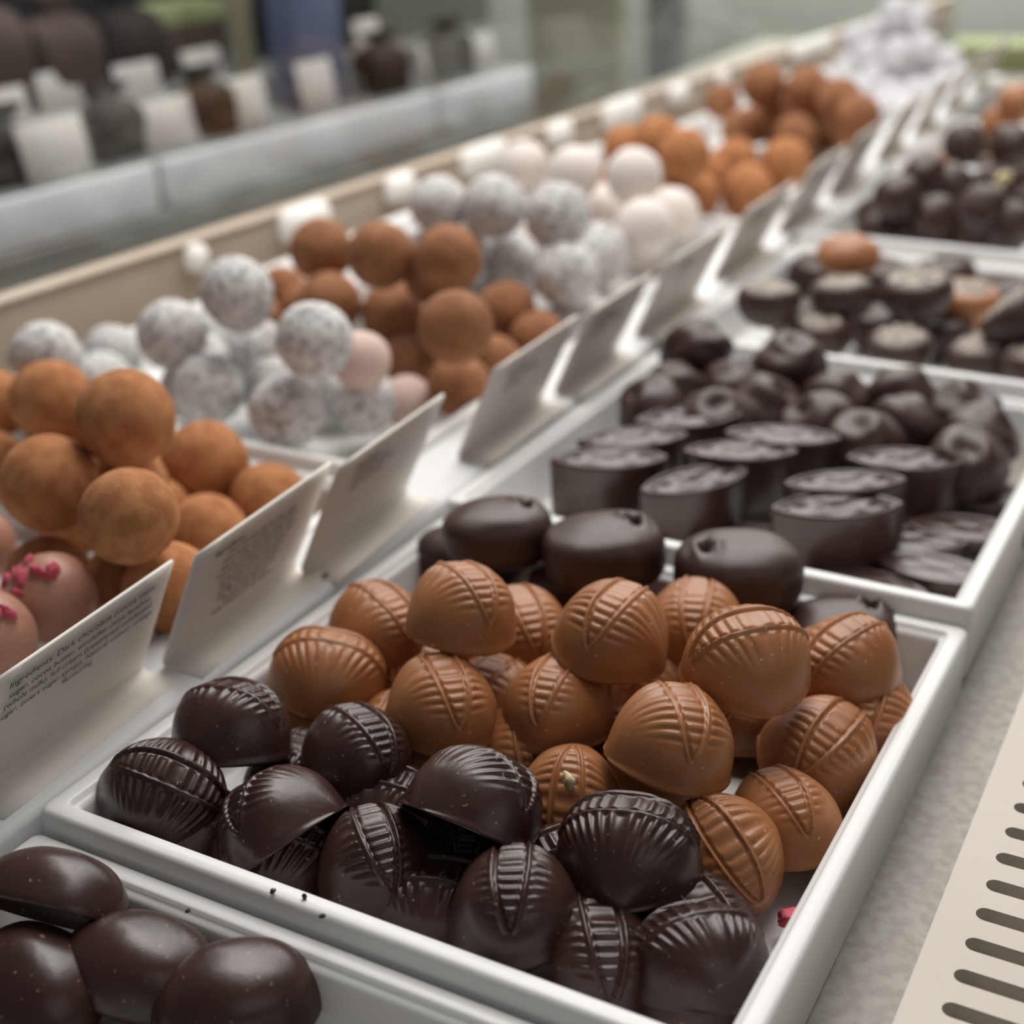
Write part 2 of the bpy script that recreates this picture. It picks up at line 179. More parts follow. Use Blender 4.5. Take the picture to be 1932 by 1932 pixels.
PODS = [["M1", "m", -0.8542, 1.372, 0.0495, 0.9878, 0.1826, -0.0574, 0.9987, "milk chocolate pod on top, nearest the front of the leftmost dark cream"],
 ["M2", "m", -1.0118, 1.4025, -0.0289, 1.2365, 0.127, 0.1875, 0.974, "milk chocolate pod against the left rim behind the topmost left pod"],
 ["M3", "m", -1.0168, 1.2818, -0.041, 2.0306, 0.1056, 0.2162, 0.9971, "milk chocolate pod seen end-on like a scallop shell by the left rim"],
 ["M4", "m", -0.8287, 1.2706, -0.0263, 3.996, -0.1238, -0.0238, 0.9816, "milk chocolate pod with upright split, just right of the scallop-like pod"],
 ["M5", "m", -0.6969, 1.3383, -0.0306, 9.5684, 0.026, 0.0835, 0.9687, "round milk chocolate pod in the middle, split tip pointing down"],
 ["M6", "m", -0.6618, 1.4176, 0.0441, 9.4029, -0.1614, 0.0725, 1.0109, "milk chocolate pod on top of the heap, below the middle dark cream"],
 ["M7", "m", -0.4814, 1.4183, 0.054, 2.3631, -0.1376, 0.0559, 1.0104, "largest milk chocolate pod on top, below the right dark cream"],
 ["M8", "m", -0.3971, 1.5789, -0.0172, 2.6662, -0.0401, -0.1908, 0.9481, "milk chocolate pod behind the largest one, touching the empty tray corner"],
 ["M9", "m", -0.5217, 1.2776, 0.0067, 10.0467, -0.2628, 0.1247, 1.0182, "milk chocolate pod with a sharp left tip, centre of the heap"],
 ["M10", "m", -0.3975, 1.4466, -0.0692, 9.2969, -0.3766, -0.0066, 0.9981, "milk chocolate pod leaning on the right tray wall"],
 ["M11", "m", -0.3861, 1.3179, -0.0887, 3.9125, 0.0605, 0.235, 0.9379, "milk chocolate pod lying low under the one leaning on right wall"],
 ["M12", "m", -0.4302, 1.2306, -0.0639, 4.0029, 0.3804, -0.5659, 0.8998, "milk chocolate pod tilted on edge beside the front dark pod"],
 ["M13", "m", -0.6266, 1.229, -0.0542, 3.4962, -0.0778, -0.8704, 0.8648, "milk chocolate pod with a nut chip on it among dark pods"],
 ["D1", "d", -1.0206, 1.0947, -0.0176, 4.7387, -0.348, 0.137, 0.9892, "dark chocolate pod lying on its side against the left rim"],
 ["D2", "d", -1.0491, 0.9961, -0.0354, 1.78, -0.3636, 0.516, 0.9594, "dark chocolate pod in the left tray corner"],
 ["D3", "d", -0.8721, 1.0156, -0.0484, 0.4225, -0.7104, -0.4669, 1.0174, "dark chocolate pod tipped up with a sharp point and smooth face"],
 ["D4", "d", -0.8807, 1.1536, -0.0478, 1.1257, 0.2143, -0.0649, 0.9769, "dark chocolate pod with upright split, below the scallop-like milk pod"],
 ["D5", "d", -0.6783, 1.0738, -0.0052, 4.1122, -0.7767, 0.379, 1.065, "dark chocolate pod with smooth cheek facing front, middle of dark row"],
 ["D6", "d", -0.7583, 1.0244, -0.0693, 0.8098, -0.0544, -0.0603, 0.9717, "dark chocolate pod near the front rim with a sharp right tip"],
 ["D7", "d", -0.5748, 1.0027, -0.0446, 3.6053, 0.0421, 0.1959, 0.963, "dark chocolate pod front centre with wide ladder-like band"],
 ["D8", "d", -0.4958, 1.111, -0.0263, 4.9187, -0.1886, 0.0552, 1.0105, "dark chocolate pod with band along its top, front right"],
 ["D9", "d", -0.387, 1.0422, -0.0761, 2.4366, 0.3448, 0.1513, 0.9567, "dark chocolate pod at the front beside the red crumb"],
 ["M14", "m", -0.7212, 1.3145, -0.09, 0.4, 0, 0, 1.0, "milk chocolate pod mostly hidden under the round middle pod"],
 ["M15", "m", -0.5924, 1.3737, -0.1, 1.0, 0, 0, 1.0, "milk chocolate pod hidden under the sharp-tipped middle pod"],
 ["M16", "m", -0.8389, 1.5086, -0.05, 0.8, 0, 0.1, 1.0, "milk chocolate pod wedged behind the topmost left pod, mostly hidden"],
 ["M17", "m", -0.6146, 1.5948, -0.03, 0.3, 0, 0, 1.0, "milk chocolate pod glimpsed between the two right top pods"],
 ["M18", "m", -0.3627, 1.5599, -0.09, 0.2, 0, 0, 1.0, "milk chocolate pod peeking between the leaning pod and right wall"],
 ["D10", "d", -0.4125, 1.0994, -0.095, 0.9, 0, 0, 1.0, "dark chocolate pod low under the front right dark pods"],
 ["E1", "d", -0.4921, 1.0149, -0.09, 0.6, 0.1, 0, 1.0, "dark chocolate pod at the very front, right of the ladder-banded one"],
 ["E2", "d", -0.3988, 1.0481, -0.1, 1.2, 0, 0, 1.0, "dark chocolate pod in the front corner of the tray"],
 ["E3", "d", -0.6811, 1.017, -0.1, 1.9, 0, 0, 1.0, "dark chocolate pod wedged at the front rim under the ladder-banded one"],
 ["Z", "d", -1.02, 1.0, -0.098, 4.991, 0, 0, 0.98, "dark chocolate pod buried beneath the dark pods at the front"],
 ["Z", "d", -0.892, 1.0, -0.098, 5.009, 0, 0, 0.98, "dark chocolate pod buried beneath the dark pods at the front"],
 ["Z", "d", -0.956, 1.135, -0.098, 3.195, 0, 0, 0.98, "dark chocolate pod buried beneath the dark pods at the front"],
 ["Z", "d", -0.828, 1.135, -0.098, 1.772, 0, 0, 0.98, "dark chocolate pod buried beneath the dark pods at the front"],
 ["Z", "d", -0.7, 1.135, -0.098, 0.334, 0, 0, 0.98, "dark chocolate pod buried beneath the dark pods at the front"],
 ["Z", "d", -0.572, 1.135, -0.098, 2.377, 0, 0, 0.98, "dark chocolate pod buried beneath the dark pods at the front"],
 ["Z", "m", -1.02, 1.27, -0.098, 2.533, 0, 0, 0.98, "milk chocolate pod buried beneath the heap of milk pods"],
 ["Z", "m", -0.892, 1.27, -0.098, 0.281, 0, 0, 0.98, "milk chocolate pod buried beneath the heap of milk pods"],
 ["Z", "m", -0.956, 1.405, -0.098, 0.302, 0, 0, 0.98, "milk chocolate pod buried beneath the heap of milk pods"],
 ["Z", "m", -0.828, 1.405, -0.098, 6.195, 0, 0, 0.98, "milk chocolate pod buried beneath the heap of milk pods"],
 ["Z", "m", -0.892, 1.54, -0.098, 4.045, 0, 0, 0.98, "milk chocolate pod buried beneath the heap of milk pods"],
 ["Z", "m", -0.764, 1.54, -0.098, 1.454, 0, 0, 0.98, "milk chocolate pod buried beneath the heap of milk pods"],
 ["Z", "m", -0.636, 1.54, -0.098, 2.697, 0, 0, 0.98, "milk chocolate pod buried beneath the heap of milk pods"],
 ["Z", "m", -0.508, 1.54, -0.098, 6.04, 0, 0, 0.98, "milk chocolate pod buried beneath the heap of milk pods"],
 ["Z", "m", -0.572, 1.675, -0.098, 5.566, 0, 0, 0.98, "milk chocolate pod buried beneath the heap of milk pods"],
 ["Z", "m", -0.444, 1.675, -0.098, 5.234, 0, 0, 0.98, "milk chocolate pod buried beneath the heap of milk pods"]]
CREAMS = [[-0.9708, 1.6841, 0.025, 0.5645, 0.1659, "leftmost glossy dark chocolate cream with curled dent"],
 [-0.799, 1.6939, 0.025, 0.5813, 0.1758, "middle dark chocolate cream with a small hole near its end"],
 [-0.6053, 1.7369, 0.015, 0.5278, 0.1803, "right dark chocolate cream, wrinkled at upper left"],
 [-1.0506, 1.724, -0.055, 0.2509, 0.1668, "dark chocolate cream tucked under the leftmost one"],
 [-0.8478, 1.7132, -0.055, 0.3638, 0.1541, "dark chocolate cream tucked under the middle one"],
 [-0.4564, 1.7575, -0.06, 0.4438, 0.1573, "dark chocolate cream lying flat in the empty tray corner"]]
BLOCKS = [[-0.9605, 2.0614, 0.0, 0.5791, 0.2086, "almond-shaped dark chocolate block at the near left of the tray"],
 [-0.961, 2.1621, 0.0, 0.567, 0.2027, "almond-shaped dark chocolate block second back along left wall"],
 [-0.7923, 2.038, 0.0, 0.8237, 0.204, "almond-shaped dark chocolate block at front with a chipped edge"],
 [-0.7565, 2.1574, 0.012, 0.5039, 0.2015, "almond-shaped dark chocolate block behind the chipped one"],
 [-0.7143, 2.2526, 0.012, 0.1896, 0.2085, "almond-shaped dark chocolate block in the middle, next to the open swirl"],
 [-0.9067, 2.2938, 0.0, 0.5453, 0.2066, "almond-shaped dark chocolate block farthest back on left"],
 [-0.5504, 2.0396, 0.0, 0.4859, 0.2148, "almond-shaped dark chocolate block nearest the front rim on right"],
 [-0.5604, 2.1136, 0.01, 0.4489, 0.2016, "almond-shaped dark chocolate block directly behind the front right one"],
 [-0.5004, 2.2649, 0.0, 0.3125, 0.1988, "almond-shaped dark chocolate block rightmost of the standing ones"],
 [-0.3854, 2.0443, -0.075, 0.0218, 0.1312, "dark chocolate block lying flat and low in the front right corner"],
 [-0.3712, 2.2048, -0.075, 0.2658, 0.1177, "dark chocolate block lying low along the right wall"],
 [-0.3762, 2.3503, -0.075, 0.2526, 0.1231, "dark chocolate block lying low along the right wall, behind another low one"],
 [-0.4535, 2.1348, -0.08, 0.282, 0.1264, "dark chocolate block lying low behind the front right standing one"],
 [-0.84, 2.0044, -0.08, 0.6289, 0.1555, "dark chocolate block lying low between the left and chipped ones"],
 [-0.6993, 2.0312, -0.08, 0.4345, 0.131, "dark chocolate block lying low right of the chipped one"],
 [-0.7031, 2.2739, -0.08, 0.428, 0.1318, "dark chocolate block lying low in the shaded middle gap"],
 [-0.9583, 2.1014, -0.08, 0.5138, 0.1323, "dark chocolate block lying low beside the near left one"],
 [-0.4804, 1.9671, -0.085, 0.1039, 0.1309, "dark chocolate block lying low under the front right one"]]
SWIRLS = [[-1.005, 2.4615, -0.03, 0.0684, "dark chocolate swirl ball farthest back by the left wall"],
 [-1.005, 2.575, 0.02, 0.072, "dark chocolate swirl ball second along the left wall"],
 [-1.0046, 2.3466, -0.0232, 0.0684, "dark chocolate swirl ball nearest along the left wall"],
 [-0.9065, 2.5257, -0.03, 0.072, "dark chocolate swirl ball left of the middle pair"],
 [-0.8083, 2.575, 0.02, 0.072, "dark chocolate swirl ball right of the middle pair"],
 [-0.5877, 2.575, -0.0172, 0.072, "dark chocolate swirl ball against the middle of the back wall"],
 [-0.4675, 2.575, -0.03, 0.072, "dark chocolate swirl ball big one by the back wall with a dark top hollow"],
 [-0.5489, 2.461, -0.03, 0.072, "dark chocolate swirl ball with a bright glint, centre right"],
 [-0.6985, 2.41, -0.03, 0.072, "dark chocolate swirl ball with an open spiral mouth behind the blocks"],
 [-0.415, 2.466, -0.0274, 0.072, "dark chocolate swirl ball at the right edge of the photo"],
 [-0.4153, 2.3449, -0.03, 0.072, "dark chocolate swirl ball nearest by the right wall"],
 [-0.8771, 2.3474, -0.03, 0.072, "dark chocolate swirl ball behind the left blocks"],
 [-0.704, 2.5415, -0.03, 0.072, "dark chocolate swirl ball in the middle, behind the open spiral one"],
 [-0.8132, 2.4497, -0.0281, 0.072, "dark chocolate swirl ball in the middle, right of the one behind the left blocks"],
 [-0.5949, 2.3485, -0.0264, 0.072, "dark chocolate swirl ball between the open spiral one and the glinting one"]]
CUPS = [[-0.9662, 2.8964, 0.035, "d", "dark chocolate cup with pale flakes, leftmost of the upper row"],
 [-0.8325, 2.9939, 0.035, "d", "dark chocolate cup with pale flakes, second in the upper row"],
 [-0.6892, 3.079, 0.035, "d", "large dark chocolate cup with a flaky top, third in the upper row"],
 [-0.8927, 3.2388, 0.06, "m", "milk chocolate cup perched highest, near the back rim"],
 [-0.8507, 2.9207, -0.03, "d", "low dark chocolate cup with a wide cream top near the front rim"],
 [-0.6711, 2.8855, -0.03, "d", "low dark chocolate cup, middle of the front row"],
 [-0.5037, 2.8939, -0.03, "d", "low dark chocolate cup with white top, right in front row"],
 [-0.4527, 2.9194, 0.06, "d", "pale-topped dark cup tilted at the right edge of the photo"],
 [-0.6101, 3.2105, -0.0168, "m", "milk chocolate cup behind the large dark one"],
 [-0.3972, 2.8654, -0.0165, "d", "dark chocolate cup cut off by right edge of the photo"],
 [-0.9723, 3.1128, -0.065, "d", "sunk dark cup beneath the first two of the upper row"],
 [-0.789, 3.1277, -0.065, "d", "sunk dark cup below the gap between second and third"],
 [-0.6397, 3.1306, -0.065, "d", "sunk dark cup in the shaded middle of the tray"],
 [-0.5727, 3.4581, -0.065, "d", "sunk dark cup at the back on right"],
 [-0.873, 3.5006, -0.065, "d", "sunk dark cup below the perched milk one"],
 [-1.0318, 3.4603, -0.065, "d", "sunk dark cup at the back left corner"],
 [-0.7347, 3.5577, -0.065, "d", "sunk dark cup behind the large flaky one"]]
BALLS = [[-0.8765, 4.3316, 0.1092, 0.062, "d", "glossy dark ball on top of the pile at left"],
 [-0.7172, 4.1869, 0.1435, 0.062, "d", "glossy dark ball on top, beside the yellow nut"],
 [-0.9138, 4.0401, 0.078, 0.062, "d", "dark ball on the back left slope of the pile"],
 [-0.9271, 3.7974, 0.069, 0.062, "d", "dark ball leftmost in the pile"],
 [-1.0247, 3.9911, -0.04, 0.062, "d", "dark ball at the bottom left corner of the pile"],
 [-0.8436, 4.0635, 0.0491, 0.062, "d", "dark ball in the middle of the pile"],
 [-0.6888, 3.7263, 0.0783, 0.062, "d", "dark ball in front, centre right of the pile"],
 [-0.7373, 4.351, 0.0032, 0.062, "d", "dark ball by the right edge below the yellow nut"],
 [-0.8264, 3.8241, 0.0151, 0.062, "d", "dark ball in front, centre left of the pile"],
 [-0.9201, 3.8774, -0.04, 0.062, "d", "dark ball at the front rim on left"],
 [-0.7312, 3.8526, -0.0299, 0.062, "d", "dark ball at the front rim on right"],
 [-0.6179, 3.7427, 0.0361, 0.062, "d", "dark ball at the front rim by the photo edge"],
 [-0.8092, 4.7461, 0.16, 0.062, "m", "milk chocolate ball, upper one beyond the dark pile"],
 [-0.8851, 4.8952, 0.0686, 0.058, "m", "milk chocolate ball, lower one beyond the dark pile"],
 [-0.9567, 4.1368, -0.045, 0.062, "d", "dark ball low in the shaded bottom of the pile"],
 [-0.8459, 4.1468, -0.045, 0.062, "d", "dark ball low in the shaded bottom of the pile"],
 [-0.8172, 4.5072, -0.045, 0.062, "d", "dark ball low in the shaded bottom of the pile"],
 [-0.9549, 4.3813, -0.045, 0.062, "d", "dark ball low in the shaded bottom of the pile"],
 [-0.8918, 4.6326, -0.045, 0.062, "d", "dark ball low in the shaded bottom of the pile"],
 [-0.9895, 4.0582, -0.045, 0.062, "d", "dark ball low in the shaded bottom of the pile"],
 [-0.6616, 3.8553, -0.045, 0.062, "d", "dark ball low in the shaded bottom of the pile"],
 [-0.8067, 3.8543, -0.045, 0.062, "d", "dark ball low in the shaded bottom of the pile"],
 [-0.8779, 3.8551, -0.045, 0.062, "d", "dark ball low in the shaded bottom of the pile"],
 [-0.9765, 3.8454, -0.045, 0.062, "d", "dark ball low in the shaded bottom of the pile"],
 [-0.9493, 4.8587, -0.045, 0.062, "d", "dark ball low in the shaded bottom of the pile"],
 [-0.6894, 4.3414, -0.045, 0.062, "d", "dark ball low in the shaded bottom of the pile"],
 [-0.98, 4.75, -0.045, 0.06, "m", "milk chocolate ball beyond the dark pile, nearest its front left corner"],
 [-0.84, 4.72, -0.045, 0.06, "m", "milk chocolate ball beyond the dark pile, second along its front rim"],
 [-0.92, 4.9, -0.045, 0.06, "m", "milk chocolate ball beyond the dark pile, third along its front rim"],
 [-0.77, 4.88, -0.045, 0.06, "m", "milk chocolate ball beyond the dark pile, behind the front left corner one"],
 [-0.98, 5.06, -0.045, 0.06, "m", "milk chocolate ball beyond the dark pile, in the middle of the front group"],
 [-0.83, 5.05, -0.045, 0.06, "m", "milk chocolate ball beyond the dark pile, by the front rim on right"]]
TAGS = [[-3.522, 3.374, 0.0, 0.258, 0.193, "first white price tag from left in the front row of the blurred shelf"],
 [-3.509, 3.906, 0.0, 0.234, 0.172, "second price tag from left in the front row of the blurred shelf"],
 [-3.5, 4.316, 0.0, 0.239, 0.179, "third price tag from left in the front row of the blurred shelf"],
 [-3.437, 4.702, 0.0, 0.199, 0.189, "white price tag in front of the blue box"],
 [-3.464, 5.179, 0.0, 0.19, 0.148, "price tag just right of the blue box, front row"],
 [-3.39, 5.515, 0.0, 0.186, 0.144, "second price tag right of the blue box, front row"],
 [-3.37, 5.892, 0.0, 0.18, 0.136, "rightmost price tag at the end of the blurred shelf"],
 [-3.994, 3.624, 0.1, 0.186, 0.122, "dim price tag cut by left edge, back row"],
 [-4.064, 3.953, 0.1, 0.196, 0.13, "second dim price tag from left, back row"],
 [-3.894, 4.194, 0.1, 0.211, 0.132, "third dim price tag from left, back row"],
 [-3.856, 4.529, 0.1, 0.199, 0.138, "dim price tag below the green box, back row"],
 [-3.693, 5.449, 0.1, 0.164, 0.145, "pale dim price tag right behind the blue box"]]
MISC = {"nut": [0.0, -0.0241, 0.0865], "crumb": [-0.3403, 1.194, -0.088], "bits": [[-0.8042, 0.8941, 0.003],
 [-0.7698, 0.902, 0.003],
 [-0.7357, 0.886, 0.003],
 [-0.8647, 0.8307, 0.003]], "T1": [-1.0156, 0.7812, -0.02], "T2": [-0.893, 0.7795, -0.06], "T3": [-0.9744, 0.714, -0.06], "T4": [-0.7879, 0.8027, -0.07]}
CAM_ROT = [[0.878753, -0.182713, 0.440918], [0.476245, 0.396385, -0.784901], [-0.031362, 0.899719, 0.435341]]

# ------------------------------------------------------------------ camera, light, exposure
cd = bpy.data.cameras.new('camera'); cam = bpy.data.objects.new('camera', cd); C.objects.link(cam)
M = Matrix(CAM_ROT).to_4x4(); M.translation = W(0, 0, 1.0); cam.matrix_world = M
cd.sensor_width = 36.0; cd.lens = 50.18; cd.clip_start = 0.01; cd.clip_end = 50
cd.dof.use_dof = True; cd.dof.focus_distance = 0.395; cd.dof.aperture_fstop = 7.4; cd.dof.aperture_blades = 0
sc = bpy.context.scene; sc.camera = cam

wd = bpy.data.worlds.new('world'); sc.world = wd; wd.use_nodes = True
wd.node_tree.nodes['Background'].inputs[0].default_value = (0.92, 0.95, 1.0, 1); wd.node_tree.nodes['Background'].inputs[1].default_value = 0.09

def area(name, loc, target, sx, sy, power, col):
    l = bpy.data.lights.new(name, 'AREA'); l.shape = 'RECTANGLE'; l.size = sx; l.size_y = sy; l.energy = power; l.color = col
    o = bpy.data.objects.new(name, l); C.objects.link(o); o.location = loc
    o.rotation_euler = (Vector(target) - Vector(loc)).to_track_quat('-Z', 'Y').to_euler(); return o
area('ceiling_light', (-0.30, 0.85, Z0 + 1.0), (-0.25, 0.55, Z0), 0.8, 0.6, 7.8, (1.0, 0.965, 0.92))
area('case_light', (-0.62, 0.75, Z0 + 0.62), (-0.25, 0.6, Z0), 0.10, 1.6, 2.2, (1.0, 0.97, 0.93))
area('ceiling_light_back', (-0.6, 2.25, Z0 + 1.15), (-0.35, 0.7, Z0), 2.0, 1.3, 18.0, (1.0, 0.985, 0.955))
area('camera_side_fill', (0.75, -0.15, Z0 + 0.75), (-0.35, 0.5, Z0), 0.9, 0.7, 1.0, (1.0, 0.955, 0.90))  # added fill from the camera side for faces turned that way
area('shelf_fill', (-0.62, 1.15, Z0 + 0.75), (-0.9, 1.15, Z0), 0.08, 1.0, 2.6, (0.97, 0.98, 1.0))  # unseen fill added to brighten the back shelf and its rail
area('wall_fill', (-1.0, 2.05, Z0 + 0.75), (-1.0, 2.65, Z0 - 0.15), 2.4, 0.2, 24, (1.0, 1.0, 0.96))  # fill added to lift the tone of the far wall

vs = sc.view_settings; vs.view_transform = 'Standard'; vs.look = 'None'; vs.gamma = 1.0; vs.use_curve_mapping = False; vs.exposure = 0.28
sc.cycles.use_denoising = True
sc.cycles.max_bounces = 8

# ------------------------------------------------------------------ materials
def nodes(name):
    m = bpy.data.materials.new(name); m.use_nodes = True
    nt = m.node_tree; return m, nt, nt.nodes['Principled BSDF']
def mat(name, col, rough=.5, spec=.5, metal=0.0, noise_scale=None, col2=None, bump=0.0, bump_scale=None, detail=4.0, emit=None, lo=.4, hi=.6, coat=0.0):
    m, nt, b = nodes(name)
    b.inputs['Base Color'].default_value = (*col, 1); b.inputs['Roughness'].default_value = rough
    b.inputs['Specular IOR Level'].default_value = spec; b.inputs['Metallic'].default_value = metal
    b.inputs['Coat Weight'].default_value = coat
    tc = nt.nodes.new('ShaderNodeTexCoord'); oi = nt.nodes.new('ShaderNodeObjectInfo')
    add = nt.nodes.new('ShaderNodeVectorMath'); add.operation = 'ADD'
    sc_ = nt.nodes.new('ShaderNodeVectorMath'); sc_.operation = 'SCALE'; sc_.inputs['Scale'].default_value = 17.0
    cmb = nt.nodes.new('ShaderNodeCombineXYZ')
    for i in range(3): nt.links.new(oi.outputs['Random'], cmb.inputs[i])
    nt.links.new(cmb.outputs[0], sc_.inputs[0]); nt.links.new(tc.outputs['Object'], add.inputs[0]); nt.links.new(sc_.outputs[0], add.inputs[1])
    if col2 is not None:
        n = nt.nodes.new('ShaderNodeTexNoise'); n.inputs['Scale'].default_value = noise_scale; n.inputs['Detail'].default_value = detail
        r = nt.nodes.new('ShaderNodeValToRGB'); r.color_ramp.elements[0].position = lo; r.color_ramp.elements[1].position = hi
        r.color_ramp.elements[0].color = (*col, 1); r.color_ramp.elements[1].color = (*col2, 1)
        nt.links.new(add.outputs[0], n.inputs['Vector']); nt.links.new(n.outputs[0], r.inputs[0]); nt.links.new(r.outputs[0], b.inputs['Base Color'])
    if bump:
        n2 = nt.nodes.new('ShaderNodeTexNoise'); n2.inputs['Scale'].default_value = bump_scale; n2.inputs['Detail'].default_value = 5
        bp = nt.nodes.new('ShaderNodeBump'); bp.inputs['Strength'].default_value = bump; bp.inputs['Distance'].default_value = .001
        nt.links.new(add.outputs[0], n2.inputs['Vector']); nt.links.new(n2.outputs[0], bp.inputs['Height']); nt.links.new(bp.outputs[0], b.inputs['Normal'])
    if emit:
        b.inputs['Emission Color'].default_value = (*col, 1); b.inputs['Emission Strength'].default_value = emit
    return m
def specks(m, scale, lo, col):
    nt = m.node_tree; b = nt.nodes['Principled BSDF']; old = b.inputs['Base Color'].links[0].from_socket
    tc = nt.nodes.new('ShaderNodeTexCoord'); n = nt.nodes.new('ShaderNodeTexNoise'); n.inputs['Scale'].default_value = scale; n.inputs['Detail'].default_value = 1
    r = nt.nodes.new('ShaderNodeValToRGB'); r.color_ramp.elements[0].position = lo; r.color_ramp.elements[1].position = lo + .02
    mx = nt.nodes.new('ShaderNodeMixRGB'); mx.inputs[2].default_value = (*col, 1)
    nt.links.new(tc.outputs['Object'], n.inputs['Vector']); nt.links.new(n.outputs[0], r.inputs[0]); nt.links.new(r.outputs[0], mx.inputs[0])
    nt.links.new(old, mx.inputs[1]); nt.links.new(mx.outputs[0], b.inputs['Base Color'])
MILK = mat('milk_chocolate', (.32, .122, .042), .40, .5, noise_scale=60, col2=(.37, .15, .056), bump=.12, bump_scale=160)
DARK = mat('dark_chocolate', (.034, .0135, .010), .32, .5, noise_scale=55, col2=(.048, .020, .015), bump=.18, bump_scale=190)
specks(DARK, 620, .735, (.22, .15, .12)); specks(MILK, 560, .755, (.55, .36, .22))
BLOCKM = mat('moulded_dark_chocolate', (.046, .021, .016), .28, .65, noise_scale=30, col2=(.06, .03, .023))
GLOSSDARK = mat('coated_dark_chocolate', (.046, .021, .016), .42, .5, noise_scale=30, col2=(.06, .03, .023), bump=.08, bump_scale=60)
COCOA = mat('cocoa_powder', (.36, .148, .062), .95, .15, noise_scale=11, col2=(.47, .212, .095), bump=.5, bump_scale=60)
COCOA_DARK = mat('cocoa_powder_dark', (.25, .105, .048), .8, .25, noise_scale=9, col2=(.33, .145, .068), bump=.35, bump_scale=50)
COCONUT = mat('coconut_flakes', (.30, .28, .27), .9, .2, noise_scale=19, col2=(.70, .68, .67), bump=1.0, bump_scale=40, lo=.34, hi=.54)
IVORY = mat('ivory_coating', (.70, .62, .58), .7, .3, noise_scale=40, col2=(.74, .67, .63), bump=.1, bump_scale=20)
ICING = mat('icing_coating', (.60, .58, .60), .7, .3, noise_scale=20, col2=(.70, .68, .70))
BLUSH = mat('blush_coating', (.62, .45, .39), .75, .3, noise_scale=40, col2=(.68, .52, .46), bump=.15, bump_scale=200)
PINKCHOC = mat('pinkish_chocolate', (.36, .17, .115), .42, .45, noise_scale=40, col2=(.40, .20, .14), bump=.05, bump_scale=80)
RASP = mat('raspberry_pieces', (.62, .07, .13), .55, .4, noise_scale=200, col2=(.75, .14, .20), bump=.6, bump_scale=500)
TRAYM = mat('white_plastic_tray', (.76, .75, .735), .32, .45, noise_scale=8, col2=(.79, .78, .765))
LEDGEM = mat('white_enamel_ledge', (.66, .66, .655), .6, .15, noise_scale=6, col2=(.74, .74, .74))
COUNTER = mat('speckled_grey_counter', (.27, .245, .215), .45, .4, noise_scale=230, col2=(.345, .32, .285), bump=.05, bump_scale=200, detail=8)
RACK = mat('beige_enamel', (.52, .465, .40), .4, .45, noise_scale=20, col2=(.54, .485, .42))
SLOT_SHADE = mat('slot_shade', (.010, .009, .008), .8, .2, noise_scale=20, col2=(.014, .012, .01))  # near-black colour painted for the shade inside the grille slots
CARD = mat('cream_card', (.74, .69, .63), .6, .25, noise_scale=30, col2=(.77, .72, .66))
INK = mat('grey_ink', (.055, .048, .045), .7, .2, noise_scale=100, col2=(.065, .058, .055))
WOOD = mat('pale_wood_board', (.48, .385, .30), .5, .3, noise_scale=14, col2=(.54, .44, .35), detail=6)
STEEL = mat('brushed_steel', (.22, .22, .20), .4, .5, .3, noise_scale=10, col2=(.26, .26, .24))
REFLECT_GLOW = mat('lamp_reflection_glow', (.80, .77, .73), .4, .3, noise_scale=10, col2=(.80, .77, .73), emit=.2)  # emission stands in for lamps mirrored in the glass
WHITEBODY = mat('white_body', (.72, .72, .70), .35, .5, noise_scale=10, col2=(.74, .74, .72))  # white body of the added reflection plates and of the short post
CREAMTOP = mat('pale_flake_topping', (.34, .28, .23), .8, .2, noise_scale=22, col2=(.66, .60, .53), bump=.8, bump_scale=300)
NUT = mat('nut_chip', (.62, .52, .28), .6, .3, noise_scale=100, col2=(.7, .6, .36))
TILE = mat('pale_price_rail', (.66, .67, .69), .4, .4, noise_scale=10, col2=(.69, .70, .72))
SHELFM = mat('grey_shelf', (.16, .165, .155), .4, .4, noise_scale=10, col2=(.19, .195, .185))
TAGM = mat('white_tag', (.48, .445, .42), .6, .3, noise_scale=40, col2=(.51, .475, .445))
BAG = mat('dark_brown_bag', (.014, .010, .009), .65, .15, noise_scale=20, col2=(.028, .02, .016))
BROWNBAG = mat('brown_bag', (.05, .028, .021), .6, .3, noise_scale=20, col2=(.07, .042, .03))
BLACKP = mat('near_black_panel', (.010, .009, .011), .5, .3, noise_scale=10, col2=(.014, .013, .015))
GREYP = mat('olive_grey_panel', (.13, .125, .10), .6, .3, noise_scale=4, col2=(.15, .145, .12))
OLIVE = mat('olive_beige_panel', (.30, .285, .21), .6, .3, noise_scale=4, col2=(.34, .32, .24))
BLUE = mat('dusty_blue_box', (.075, .09, .165), .5, .4, noise_scale=12, col2=(.09, .11, .19))
GREEN = mat('muted_green_box', (.24, .26, .12), .6, .3, noise_scale=12, col2=(.28, .30, .15))
POSTM = mat('cream_post', (.34, .30, .20), .5, .3, noise_scale=12, col2=(.38, .34, .23))
WALLM = mat('pale_grey_green_wall', (.52, .545, .48), .8, .2, noise_scale=1.5, col2=(.58, .60, .54))
FLOORM = mat('grey_floor', (.25, .25, .23), .5, .3, noise_scale=5, col2=(.3, .3, .28))
